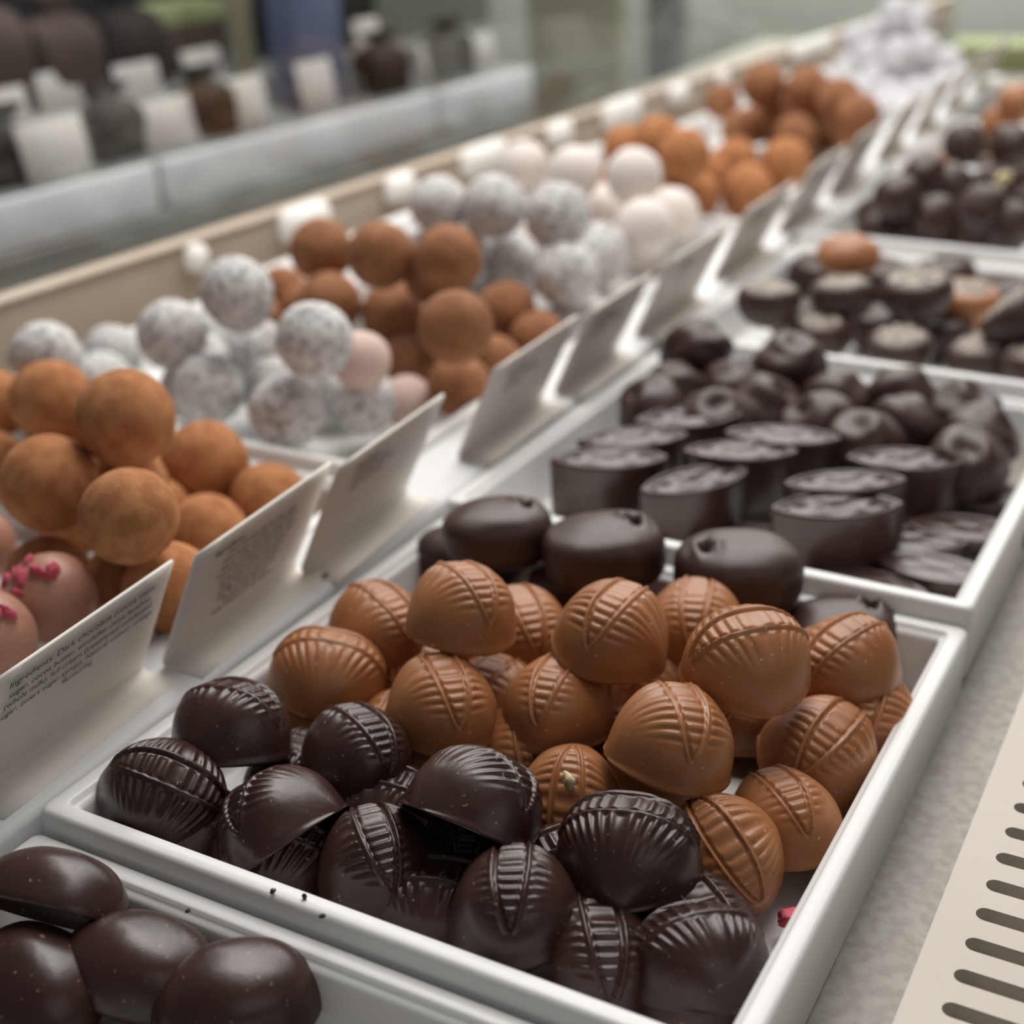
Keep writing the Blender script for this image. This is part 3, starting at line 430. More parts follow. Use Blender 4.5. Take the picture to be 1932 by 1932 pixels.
def glass():
    m = bpy.data.materials.new('clear_glass'); m.use_nodes = True; nt = m.node_tree; nt.nodes.remove(nt.nodes['Principled BSDF'])
    t = nt.nodes.new('ShaderNodeBsdfTransparent'); t.inputs[0].default_value = (.965, .97, .97, 1)
    g = nt.nodes.new('ShaderNodeBsdfGlossy'); g.inputs['Roughness'].default_value = .05; g.inputs[0].default_value = (.9, .95, .92, 1)
    mx = nt.nodes.new('ShaderNodeMixShader'); mx.inputs[0].default_value = .05
    nt.links.new(t.outputs[0], mx.inputs[1]); nt.links.new(g.outputs[0], mx.inputs[2])
    nt.links.new(mx.outputs[0], nt.nodes['Material Output'].inputs[0]); return m
GLASS = glass()

# ------------------------------------------------------------------ helpers
def link(name, me, m, parent=None, loc=None, rot=None, smooth=True):
    if m is not None:
        me.materials.clear(); me.materials.append(m)
    if smooth:
        me.polygons.foreach_set('use_smooth', [True] * len(me.polygons))
    o = bpy.data.objects.new(name, me); C.objects.link(o)
    if parent is not None: o.parent = parent
    if loc is not None: o.location = loc
    if rot is not None: o.rotation_euler = rot
    return o
def tag(o, label, cat, group=None):
    o['label'] = label; o['category'] = cat
    if group: o['group'] = group
    return o
def struct(o): o['kind'] = 'structure'; return o
def empty(name, loc, rot=(0, 0, 0)):
    o = bpy.data.objects.new(name, None); o.empty_display_size = .02; C.objects.link(o); o.location = loc; o.rotation_euler = rot; return o
def from_data(name, verts, faces):
    me = bpy.data.meshes.new(name); me.from_pydata([tuple(c * U for c in v) for v in verts], [], faces); me.update()
    bm = bmesh.new(); bm.from_mesh(me); bmesh.ops.recalc_face_normals(bm, faces=bm.faces); bm.to_mesh(me); bm.free(); return me
def bm_mesh(name, bm):
    bmesh.ops.recalc_face_normals(bm, faces=bm.faces)
    bmesh.ops.scale(bm, vec=(U, U, U), verts=bm.verts)
    me = bpy.data.meshes.new(name); bm.to_mesh(me); bm.free(); return me
def add_box(bm, lo, hi, bevel=0.0, seg=2, mtx=None):
    r = bmesh.ops.create_cube(bm, size=1.0); vs_ = r['verts']
    c = [(a + b) / 2 for a, b in zip(lo, hi)]; s = [b - a for a, b in zip(lo, hi)]
    for v in vs_: v.co = Vector((v.co.x * s[0] + c[0], v.co.y * s[1] + c[1], v.co.z * s[2] + c[2]))
    if bevel:
        es = list({e for v in vs_ for e in v.link_edges})
        vs_ = list({v for v in bmesh.ops.bevel(bm, geom=es, offset=bevel, segments=seg, affect='EDGES', profile=.5)['verts']} | {v for v in vs_ if v.is_valid})
    if mtx is not None:
        for v in vs_: v.co = mtx @ v.co
def box_mesh(name, lo, hi, bevel=0.0, seg=2):
    bm = bmesh.new(); add_box(bm, lo, hi, bevel, seg); return bm_mesh(name, bm)
def lathe(name, prof, n=48, cap=True):
    vs_, fs = [], []
    for r, z in prof:
        for k in range(n):
            a = 2 * PI * k / n; vs_.append((r * math.cos(a), r * math.sin(a), z))
    for i in range(len(prof) - 1):
        for k in range(n):
            fs.append((i * n + k, i * n + (k + 1) % n, (i + 1) * n + (k + 1) % n, (i + 1) * n + k))
    if cap:
        fs.append(tuple(range(n))); fs.append(tuple((len(prof) - 1) * n + k for k in range(n)))
    return from_data(name, vs_, fs)
def sphere_mesh(name, fn, nu=48, nv=32):
    """unit sphere whose point is moved by fn(direction) -> position"""
    vs_, fs = [], []
    vs_.append(fn(Vector((0, 0, -1))))
    for j in range(1, nv):
        t = -PI / 2 + PI * j / nv
        for i in range(nu):
            a = 2 * PI * i / nu
            vs_.append(fn(Vector((math.cos(t) * math.cos(a), math.cos(t) * math.sin(a), math.sin(t)))))
    vs_.append(fn(Vector((0, 0, 1))))
    for i in range(nu):
        fs.append((0, 1 + (i + 1) % nu, 1 + i))
        b = 1 + (nv - 2) * nu
        fs.append((len(vs_) - 1, b + i, b + (i + 1) % nu))
    for j in range(nv - 2):
        for i in range(nu):
            a = 1 + j * nu
            fs.append((a + i, a + (i + 1) % nu, a + nu + (i + 1) % nu, a + nu + i))
    return from_data(name, [tuple(v) for v in vs_], fs)

# ------------------------------------------------------------------ setting
struct(link('floor', box_mesh('floor', (-16, -6, -Z0 / U - .2), (8, 14, -Z0 / U)), FLOORM, loc=(0, 0, Z0)))
struct(link('wall_back', box_mesh('wall_back', (-16, 10.6, -Z0 / U), (8, 10.8, 7)), WALLM, loc=(0, 0, Z0)))
CZ = -.125
bm = bmesh.new(); add_box(bm, (-2.75, -.6, CZ - .12), (.75, 7.9, CZ), .01)
ct = link('counter_top', bm_mesh('counter_top', bm), COUNTER, loc=(0, 0, Z0), smooth=False); struct(ct)
bm = bmesh.new(); add_box(bm, (-2.7, -.5, -Z0 / U), (.65, 7.8, CZ - .12))
struct(link('counter_base', bm_mesh('counter_base', bm), LEDGEM, loc=(0, 0, Z0), smooth=False))
# white ledge between the two banks of trays
bm = bmesh.new()
add_box(bm, (-1.292, -.4, CZ), (-1.150, 6.35, -.012), .012, 3)
lg = link('white_ledge', bm_mesh('white_ledge', bm), LEDGEM, loc=(0, 0, Z0)); tag(lg, 'long white enamel ledge carrying the ingredient cards between the tray rows', 'ledge')

# slotted beige grille on the right
def grille():
    bm = bmesh.new(); x0, x1, ya, yb = -.2, .35, -.4, 6.0; top, bot = -.085, CZ
    sx0, sx1, hw, pitch = -.162, .12, .0105, .0516
    # outer frame strips and bars between slots with rounded ends
    ys = []; y = 1.341 - pitch * 14
    while y < 3.0: ys.append(y); y += pitch
    vt = []
    def ring(yc):
        p = []
        for k in range(9): a = PI / 2 + PI * k / 8; p.append((sx0 + hw + hw * math.cos(a), yc + hw * math.sin(a)))
        for k in range(9): a = -PI / 2 + PI * k / 8; p.append((sx1 - hw + hw * math.cos(a), yc + hw * math.sin(a)))
        return p
    for i, yc in enumerate(ys):
        lo, hi = yc - pitch / 2, yc + pitch / 2
        outer = [(x0, hi), (x0, lo), (x1, lo), (x1, hi)]; r = ring(yc)
        ov = [bm.verts.new((px, py, top)) for px, py in outer]; rv = [bm.verts.new((px, py, top)) for px, py in r]
        bv = [bm.verts.new((px, py, bot)) for px, py in r]
        bm.faces.new([ov[0], ov[1]] + [rv[k] for k in range(8, -1, -1)])
        bm.faces.new([ov[1], ov[2], rv[9], rv[8]])
        bm.faces.new([ov[2], ov[3]] + [rv[k] for k in range(17, 8, -1)])
        bm.faces.new([ov[3], ov[0], rv[0], rv[17]])
        for k in range(18): bm.faces.new([rv[k], rv[(k + 1) % 18], bv[(k + 1) % 18], bv[k]])
    lo, hi = ys[0] - pitch / 2, ys[-1] + pitch / 2
    for a, b in ((ya, lo), (hi, yb)):
        bm.faces.new([bm.verts.new(p) for p in ((x0, a, top), (x1, a, top), (x1, b, top), (x0, b, top))])
    bm.faces.new([bm.verts.new(p) for p in ((x0, ya, top), (x0, yb, top), (x0, yb, CZ), (x0, ya, CZ))])
    bm.faces.new([bm.verts.new(p) for p in ((x1, ya, top), (x1, yb, top), (x1, yb, CZ), (x1, ya, CZ))])
    bmesh.ops.remove_doubles(bm, verts=bm.verts, dist=1e-5)
    return bm_mesh('slotted_grille', bm)
g = empty('slotted_grille', (0, 0, Z0)); tag(g, 'beige slotted air grille on the counter right of the trays', 'grille')
link('grille_plate', grille(), RACK, g, smooth=False)
link('grille_slot_shade', box_mesh('grille_slot_shade', (-.19, -.35, CZ + .001), (.34, 5.9, CZ + .003)), SLOT_SHADE, g, smooth=False)  # dark sheet under the slots, painted as their shade

# ------------------------------------------------------------------ trays
def tray_mesh(w, d, h=.118, t=.034):
    """open box, rim top at z=0 of its front edge; wall with a small inner step"""
    prof = [(0.004, -h), (0, -h + .006), (0, -.006), (.003, -.0015), (.006, 0), (t * .62, 0), (t * .70, -.0015), (t * .74, -.006), (t * .84, -.0085), (t * .95, -.0105), (t, -.016), (t + .006, -h + .024), (t + .012, -h + .014), (t + .022, -h + .010)]
    vs_, fs = [], []
    n = 5; R0 = .012
    def loop(off, z):
        out = []
        r = max(R0 - off * .2, .004)
        for cx, cy, a0 in ((w - off - r, off + r, -PI / 2), (w - off - r, d - off - r, 0), (off + r, d - off - r, PI / 2), (off + r, off + r, PI)):
            for k in range(n):
                a = a0 + PI / 2 * k / (n - 1); out.append((cx + r * math.cos(a), cy + r * math.sin(a), z))
        return out
    for off, z in prof: vs_ += loop(off, z)
    m = 4 * n
    for i in range(len(prof) - 1):
        for k in range(m): fs.append((i * m + k, i * m + (k + 1) % m, (i + 1) * m + (k + 1) % m, (i + 1) * m + k))
    fs.append(tuple(range(m))); fs.append(tuple((len(prof) - 1) * m + k for k in range(m)))
    return from_data('tray', vs_, fs)
TM = tray_mesh(.853, .905)
what = ['plain dark half shells, nearest tray at the bottom edge', 'milk and dark chocolate pods', 'almond-shaped dark blocks and swirls', 'pale-topped chocolate cups', 'glossy dark balls', 'blurred chocolates beyond the dark balls']
for k in range(6):
    y = .889 + .909 * (k - 1)
    t = link('sweet_tray', TM.copy(), TRAYM, loc=W(-1.138, y, 0), rot=(-.030, 0, 0))
    tag(t, 'shallow white plastic tray holding ' + what[k], 'tray', 'white trays in the right row')
TL = {w_: tray_mesh(w_, .905) for w_ in (.98, .88, .72)}
whatl = ['raspberry and cocoa truffles, first in the left row', 'white coconut and smooth brown truffles', 'flaky white and ivory truffles', 'light brown truffles', 'dark brown truffles', 'the far pyramid of white truffles']
for k in range(6):
    y = .935 + .909 * k
    w_ = .98 if k < 3 else .88 if k == 3 else .72
    t = link('truffle_tray', TL[w_].copy(), TRAYM, loc=W(-1.30 - w_, y, 0), rot=(-.024, 0, 0))
    tag(t, 'shallow white plastic tray holding ' + whatl[k], 'tray', 'white trays in the left row')

# ------------------------------------------------------------------ chocolate pods
PL_, PW, PH = .152, .160, .088
def pod_mesh(name, seed):
    dark = seed >= 3
    ns, nt_ = 96, 150; rnd = random.Random(seed)
    ph = rnd.random() * 6; fa, fb = [(.08, .58), (.03, .45), (.12, .68)][seed % 3]
    def sm(a, b, x):
        x = min(1, max(0, (x - a) / (b - a))); return x * x * (3 - 2 * x)
    def base(s, t):
        c, sn = math.cos(t), math.sin(t)
        o = PW / 2 * max(0, 1 - s * s) ** .70; h = PH * max(0, 1 - abs(s) ** 2.6) ** .6
        return Vector((s * PL_ / 2, o * math.copysign(abs(c) ** .75, c), h * abs(sn) ** .8))
    rows = []
    for i in range(ns + 1):
        s = -math.cos(PI * i / ns) * .35 + (-1 + 2 * i / ns) * .65
        s = max(-.9995, min(.9995, s)); row = []
        for j in range(nt_ + 1):
            t = PI * j / nt_; p = base(s, t)
            q = (t / PI - .12) / .76
            bw = .235 * math.sin(PI * min(1, max(0, q))) ** .72 if 0 < q < 1 else 0
            a = abs(s); dsp = 0
            if 0 < q < 1:
                e = a - bw; end = sm(-.02, .05, q) * sm(-.02, .05, 1 - q)
                dk = 1.0 if dark else .8
                if s > 0:
                    dsp -= .0062 * math.exp(-(e / .020) ** 2) * end
                    dsp += .0030 * math.exp(-((e - .05) / .030) ** 2) * end
                else:
                    dsp += .0042 * math.exp(-((e - .012) / .022) ** 2) * end
                    dsp -= .0022 * math.exp(-((e + .035) / .022) ** 2) * end
                rib = math.cos(2 * PI * (q * (15 if dark else 13) + .04 * math.sin(3 * q + ph)))
                rib = (1 - 2 * ((1 - rib) / 2) ** 1.7) if not dark else (2 * ((1 + rib) / 2) ** 1.5 - 1)
                win = sm(.04, .16, q) * sm(.04, .16, 1 - q)
                if e < 0: dsp += (.0015 * rib * dk - .0004) * sm(.03, .07, -e) * win
                else:
                    fade = 1 - sm(fa, fb, e + .25 * abs(q - .5))
                    dsp += .0019 * dk * rib * fade * sm(.06, .12, e) * win
            dsp += .0022 * math.exp(-(min(t, PI - t) / .05) ** 2)
            n = Vector((p.x * .8, p.y, max(p.z - PH * .12, 0) * 1.2 + .004)).normalized()
            p = p + n * dsp * (1 if a < .97 else 0)
            w = noise.noise(Vector((p.x * 22 + seed * 3, p.y * 22, p.z * 22))) * .0016
            p = p + n * w
            row.append(p)
        rows.append(row)
    vs_, fs = [], []
    for r in rows: vs_ += [tuple(v) for v in r]
    m = nt_ + 1
    for i in range(ns):
        for j in range(nt_): fs.append((i * m + j, i * m + j + 1, (i + 1) * m + j + 1, (i + 1) * m + j))
    # flat underside with a thin raised lip
    k0 = len(vs_)
    for i in range(ns + 1):
        a, b = rows[i][0], rows[i][-1]
        for u in (.06, .14, .5, .86, .94):
            p = a.lerp(b, u); z = .0 if u in (.06, .94) else .004
            vs_.append((p.x * .985, p.y, p.z + z))
    for i in range(ns):
        A = [i * m] + [k0 + i * 5 + u for u in range(5)] + [i * m + nt_]
        B = [(i + 1) * m] + [k0 + (i + 1) * 5 + u for u in range(5)] + [(i + 1) * m + nt_]
        for u in range(6): fs.append((A[u], B[u], B[u + 1], A[u + 1]))
    fs.append(tuple(range(m))); fs.append(tuple(ns * m + j for j in range(m)))
    me = from_data(name, vs_, fs)
    bm = bmesh.new(); bm.from_mesh(me); bmesh.ops.remove_doubles(bm, verts=bm.verts, dist=1e-6); bm.to_mesh(me); bm.free(); return me
pm = {}
for kind, m in (('m', MILK), ('d', DARK)):
    pm[kind] = []
    for s in range(3):
        me = pod_mesh('pod', s + (3 if kind == 'd' else 0)); me.materials.append(m)
        me.polygons.foreach_set('use_smooth', [True] * len(me.polygons)); pm[kind].append(me)
pod_of = {}
for i, (nm, kind, x, y, z, yaw, pitch, roll, s, lab) in enumerate(PODS):
    o = bpy.data.objects.new('chocolate_pod', pm[kind][i % 3]); C.objects.link(o)
    Rm = Matrix.Rotation(yaw, 3, 'Z') @ Matrix.Rotation(pitch, 3, 'Y') @ Matrix.Rotation(roll, 3, 'X')
    o.rotation_euler = Rm.to_euler(); o.location = W(x, y, z); o.scale = (s, s, s)
    tag(o, lab, 'chocolate', 'milk chocolate pods' if kind == 'm' else 'dark chocolate pods'); pod_of[nm] = o

def chunk(name, r, m, seed, loc, parent=None, flat=.7):
    rnd = random.Random(seed); off = Vector((rnd.random() * 50, rnd.random() * 50, 0))
    def fn(d):
        k = 1 + .55 * noise.noise(d * 1.6 + off) + .2 * noise.noise(d * 4 + off)
        return Vector((d.x * r * k * 1.2, d.y * r * k, d.z * r * k * flat))
    o = link(name, sphere_mesh(name, fn, 14, 9), m, parent, loc, (rnd.random() * 3, rnd.random() * 3, rnd.random() * 3)); return o
# nut chip stuck on one milk pod
M13 = pod_of['M13']
nc = chunk('nut_chip', .011, NUT, 5, Vector(MISC['nut']) * U, M13, .5); nc['label'] = 'pale nut chip'
c_ = chunk('raspberry_crumb', .013, RASP, 9, W(*MISC['crumb']))
tag(c_, 'small bright red raspberry crumb on the bare tray floor', 'crumb')
for i, p in enumerate(MISC['bits']):
    b_ = chunk('chocolate_crumb', .0028, DARK, 20 + i, W(*p))
    tag(b_, 'tiny dark chocolate crumb on the front tray rim, ' + ['leftmost of three', 'middle of three', 'rightmost of three', 'alone near the corner'][i], 'crumb', 'crumbs on the front rim')

# ------------------------------------------------------------------ plain half shells in the front tray
def shell_mesh(name):
    A, B, H = .088, .066, .066
    vs_, fs = [], []; n, k = 64, 24
    for j in range(k + 1):
        t = PI / 2 * j / k
        for i in range(n):
            a = 2 * PI * i / n; c = math.cos(t)
            w = 1 + .05 * noise.noise(Vector((math.cos(a), math.sin(a), t)) * 1.5)
            vs_.append((A * c ** .8 * math.cos(a) * w, B * c ** .8 * math.sin(a) * w, H * math.sin(t)))
    for u, z in ((.985, -.003), (.90, -.003), (.84, .012), (.6, .022), (.2, .026)):
        for i in range(n):
            a = 2 * PI * i / n; w = 1 + .05 * noise.noise(Vector((math.cos(a), math.sin(a), 0)) * 1.5)
            vs_.append((A * u * w * math.cos(a), B * u * w * math.sin(a), z))
    for j in range(k):
        for i in range(n): fs.append((j * n + i, j * n + (i + 1) % n, (j + 1) * n + (i + 1) % n, (j + 1) * n + i))
    b = (k + 1) * n; prev = 0
    for r in range(5):
        for i in range(n): fs.append((prev + i, prev + (i + 1) % n, b + r * n + (i + 1) % n, b + r * n + i))
        prev = b + r * n
    fs.append(tuple(prev + i for i in range(n)))
    me = from_data(name, vs_, fs)
    bm = bmesh.new(); bm.from_mesh(me); bmesh.ops.remove_doubles(bm, verts=bm.verts, dist=1e-6); bm.to_mesh(me); bm.free(); return me
SM = shell_mesh('half_shell')
for key, rot, lab in (('T1', (-.95, .0, .2), 'dark half shell in the front tray, its hollow side facing forward'), ('T2', (-.2, .25, .3), 'dark half shell at the front tray wall, rounded side up'), ('T3', (.5, .1, -.2), 'dark half shell below the hollow-faced one at the left photo edge'), ('T4', (.1, .1, .8), 'dark half shell farthest right in the front tray')):
    o = link('half_shell', SM.copy(), DARK, loc=W(*MISC[key]), rot=rot); tag(o, lab, 'chocolate', 'half shells in the front tray')

# ------------------------------------------------------------------ creams, blocks, swirls, cups, balls
def cream_mesh(name, seed):
    off = Vector((seed * 7.3, 0, 0))
    def fn(d):
        e = .55
        x = math.copysign(abs(d.x) ** .85, d.x) * .5; y = math.copysign(abs(d.y) ** .85, d.y) * .40
        z = math.copysign(abs(d.z) ** e, d.z) * .29
        p = Vector((x, y, z))
        if d.z > 0:
            def G(cx, cy, sx, sy): return math.exp(-((p.x - cx) / sx) ** 2 - ((p.y - cy) / sy) ** 2)
            p.z -= .15 * G(.27, .03, .040, .075); p.z += .045 * G(.19, .05, .05, .11); p.z += .03 * G(.36, .06, .03, .12)
            p.z -= .03 * G(.18, -.02, .03, .03)
        p += d * .02 * noise.noise(d * 1.3 + off)
        return p
    return sphere_mesh(name, fn, 96, 64)
for i, (x, y, z, yaw, L, lab) in enumerate(CREAMS):
    me = cream_mesh('cream', i)
    o = link('chocolate_cream', me, GLOSSDARK, loc=W(x, y, z), rot=(random.uniform(-.1, .1), random.uniform(-.08, .08), yaw + (PI if i == 2 else 0)))
    o.scale = (L * 1.02,) * 3; tag(o, lab, 'chocolate', 'dark chocolate creams')

def block_mesh(name, h=.105):
    n, rings = 96, 22; a, b = .5, .235
    def out(th):
        # pointed oval outline
        x = math.cos(th); y = math.sin(th); return Vector((a * math.copysign(abs(x) ** 1.0, x), b * math.copysign(abs(y) ** 1.5, y), 0))
    vs_, fs = [], []; H = h / .205
    def ring(k, z): 
        for i in range(n):
            p = out(2 * PI * i / n) * k; vs_.append((p.x, p.y, z(i) if callable(z) else z))
    ring(.93, -H); ring(.95, -H + .02); ring(.985, -.06); ring(1.0, -.02); ring(1.0, -.008); ring(.985, 0)
    def relief(u, i):
        th = 2 * PI * i / n; p = out(th) * u
        pet = abs(math.cos(2 * math.atan2(p.y * 2.1, p.x))) ** .6
        edge = math.exp(-((u - .93) / .04) ** 2) * .022
        r = edge - .018 * math.exp(-((u - .84) / .05) ** 2) + .04 * pet * math.exp(-((u - .45) / .26) ** 2) - .02 * math.exp(-(u / .12) ** 2) + .012 * math.cos(6 * th) * math.exp(-((u - .6) / .15) ** 2)
        return r
    for r in range(rings):
        u = .975 - r * .975 / rings
        ring(u, (lambda u: (lambda i: relief(u, i)))(u))
    tot = 6 + rings
    for j in range(tot - 1):
        for i in range(n): fs.append((j * n + i, j * n + (i + 1) % n, (j + 1) * n + (i + 1) % n, (j + 1) * n + i))
    fs.append(tuple(range(n))); fs.append(tuple((tot - 1) * n + i for i in range(n)))
    return from_data(name, vs_, fs)
BM_ = block_mesh('block')
for i, (x, y, z, yaw, L, lab) in enumerate(BLOCKS):
    o = link('chocolate_block', BM_.copy(), BLOCKM, loc=W(x, y, z), rot=(random.uniform(-.05, .05), random.uniform(-.05, .05), yaw + random.uniform(-.04, .04)))
    s = min(L, .208); o.scale = (L, s * .98, s) if z > -.02 else (.2, .2, .05); tag(o, lab, 'chocolate', 'almond-shaped dark blocks')

def swirl_mesh(name, seed):
    off = Vector((seed * 3.1, 1, 0))
    def fn(d):
        th = math.acos(max(-1, min(1, d.z))); phi = math.atan2(d.y, d.x)
        k = 1 + .055 * math.cos(2 * phi + 5.0 * th + seed) * math.sin(th) ** .5 * (1 if d.z > -.3 else .3)
        k -= .20 * math.exp(-(th / .28) ** 2); k += .05 * math.exp(-((th - .5) / .16) ** 2)
        k += .07 * noise.noise(d * 1.7 + off)
        return Vector((d.x * k, d.y * k, d.z * k * .88))
    return sphere_mesh(name, fn, 72, 48)
SWM = [swirl_mesh('swirl', s) for s in range(4)]
for i, (x, y, z, r, lab) in enumerate(SWIRLS):
    o = link('swirl_chocolate', SWM[i % 4].copy(), GLOSSDARK, loc=W(x, y, z), rot=(random.uniform(.2, .9), random.uniform(-.6, .6), random.uniform(0, 6))); o.scale = (r,) * 3
    tag(o, lab, 'chocolate', 'dark chocolate swirls')

def lump(seed, a=.05):
    off = Vector((seed * 9.1, 2, 5))
    return sphere_mesh('ball', lambda d: d * (1 + a * noise.noise(d * 1.5 + off) + a * .3 * noise.noise(d * 4 + off)), 40, 26)
def cup_mesh():
    prof = [(.25, -.66), (.50, -.61), (.74, -.46), (.92, -.22), (1.0, .05), (.985, .22), (.92, .37), (.82, .46), (.70, .48)]
    return lathe('cup', prof, 48)
CUPM = cup_mesh()
def top_mesh(seed):
    off = Vector((seed * 5.7, 0, 0)); n, k = 40, 12; vs_, fs = [], []
    for j in range(k + 1):
        u = .76 * (1 - j / k)
        for i in range(n):
            a = 2 * PI * i / n; x, y = u * math.cos(a), u * math.sin(a)
            z = .455 + .09 * (1 - (u / .76) ** 2) + (.10 * noise.noise(Vector((x * 4, y * 4, 0)) + off) + .06 * noise.noise(Vector((x * 9, y * 9, 3)) + off) if 0 < j else 0)
            vs_.append((x, y, z))
    for j in range(k):
        for i in range(n): fs.append((j * n + i, j * n + (i + 1) % n, (j + 1) * n + (i + 1) % n, (j + 1) * n + i))
    return from_data('topping', vs_, fs)
for i, (x, y, z, kind, lab) in enumerate(CUPS):
    root = empty('chocolate_cup', W(x, y, z), (random.uniform(-.12, .12), random.uniform(-.12, .12), random.uniform(0, 6)))
    if 'tilted' in lab: root.rotation_euler = (0, -.8, 0)
    root.scale = Vector((1, 1, 1.1)) * (.071 if 'large' not in lab else .080)
    tag(root, lab, 'chocolate', 'topped chocolate cups')
    if i == 3: root.scale = (.075, .07, .048); root.rotation_euler = (.12, 0, .3)
    link('cup_shell', CUPM.copy() if i != 3 else lump(3, .04), GLOSSDARK if kind == 'd' else MILK, root)
    if 'sunk' not in lab and i != 3:
        t_ = link('flake_topping', top_mesh(i), CREAMTOP, root); t_['label'] = 'pale flaky topping'
DB = [lump(s, .10) for s in range(3)]
for i, (x, y, z, r, kind, lab) in enumerate(BALLS):
    o = link('chocolate_ball', DB[i % 3].copy(), GLOSSDARK if kind == 'd' else MILK, loc=W(x, y, z), rot=(random.random() * 6, random.random() * 6, 0)); o.scale = (r,) * 3
    tag(o, lab, 'chocolate', 'chocolate balls in the fourth tray')
# nut by the right edge
n_ = chunk('hazelnut', .020, NUT, 77, W(-.700, 4.02, .09)); tag(n_, 'pale yellow nut among the glossy dark balls', 'nut')

# ------------------------------------------------------------------ truffles
def truffle_mesh(seed, a, rough, nu=64, nv=44):
    off = Vector((seed * 4.7, seed, 0))
    def fn(d):
        k = 1 + a * noise.noise(d * 1.4 + off)
        if rough: k += rough * noise.noise(d * 9 + off) + rough * .7 * noise.noise(d * 19 + off)
        return d * k
    return sphere_mesh('truffle', fn, nu, nv)
KIND = {'cocoa': (COCOA, .03, .004), 'sprinkle': (PINKCHOC, .02, 0), 'coconut': (COCONUT, .03, .022), 'pinkish': (BLUSH, .02, .004), 'brown': (COCOA_DARK, .025, .003), 'snow': (COCONUT, .05, .035), 'pale': (IVORY, .02, 0), 'cocoa2': (COCOA, .03, .006), 'cocoa3': (COCOA_DARK, .04, .01), 'far': (ICING, .03, 0)}
tm = {}
for k, (m, a, ro) in KIND.items():
    tm[k] = []
    for s in range(3):
        me = truffle_mesh(s + len(k) * 3, a, ro); me.materials.append(m); me.polygons.foreach_set('use_smooth', [True] * len(me.polygons)); tm[k].append(me)
nspr = 0
for i, (k, name, x, y, z, r, lab, grp) in enumerate(TRUFFLES):
    o = bpy.data.objects.new(name, tm[k][i % 3]); C.objects.link(o); o.location = W(x, y, z); o.scale = (r,) * 3
    if k != 'sprinkle': o.rotation_euler = (random.random() * 6, random.random() * 6, random.random() * 6)
    tag(o, lab, 'truffle', grp)
    if k == 'sprinkle':
        rnd = random.Random(nspr + 4)
        spots = [(.22, -.55), (-.36, -.82), (-.1, -.62), (.0, -.58), (-.42, -.17), (-.36, -.45), (-.45, .67), (.28, -.62), (-.9, -.38), (-.55, -.55)] if nspr == 0 else [(.45, -.5), (.62, -.55), (.3, -.72)]
        Rw = Matrix(CAM_ROT)
        for q, p in enumerate(spots):
            d = Rw @ Vector((p[0], -p[1], math.sqrt(max(.05, 1 - p[0] ** 2 - p[1] ** 2)))); c = chunk('raspberry_piece', rnd.uniform(.13, .19), RASP, 40 + q + nspr * 20, d * 1.02 * U, o, .6)
            c['label'] = 'bright pink raspberry piece'
        nspr += 1

# ------------------------------------------------------------------ ingredient cards
def text(name, body, size, loc, parent, m, align='CENTER', space=1.25):
    cu = bpy.data.curves.new(name, 'FONT'); cu.body = body; cu.size = size * U; cu.align_x = align; cu.align_y = 'TOP'; cu.space_line = space; cu.extrude = .00002
    cu.materials.append(m); tmp = bpy.data.objects.new('tmp_text', cu); C.objects.link(tmp)
    me = bpy.data.meshes.new_from_object(tmp); bpy.data.objects.remove(tmp)
    o = bpy.data.objects.new(name, me); C.objects.link(o); o.parent = parent; o.location = loc; return o
B1 = "sugar, cocoa butter, emulsifier (soya lecithin),\n(whole milk), full cream (sweetened condensed\nsugar, invert sugar syrup), Natural colour, orange\nflavouring"
LONG = "Dark chocolate (cocoa mass, sugar,\ncocoa butter, emulsifier (soya lecithin),\nnatural vanilla), full cream (milk), sugar,\nsweetened condensed milk, invert sugar\nsyrup, butter (milk), cocoa powder,\nmay contain traces of nuts, gluten\nand egg. Store in a cool dry place\naway from direct light and heat.\nContains milk and soya.\nKeep refrigerated once opened."
LEAN = math.radians(25)
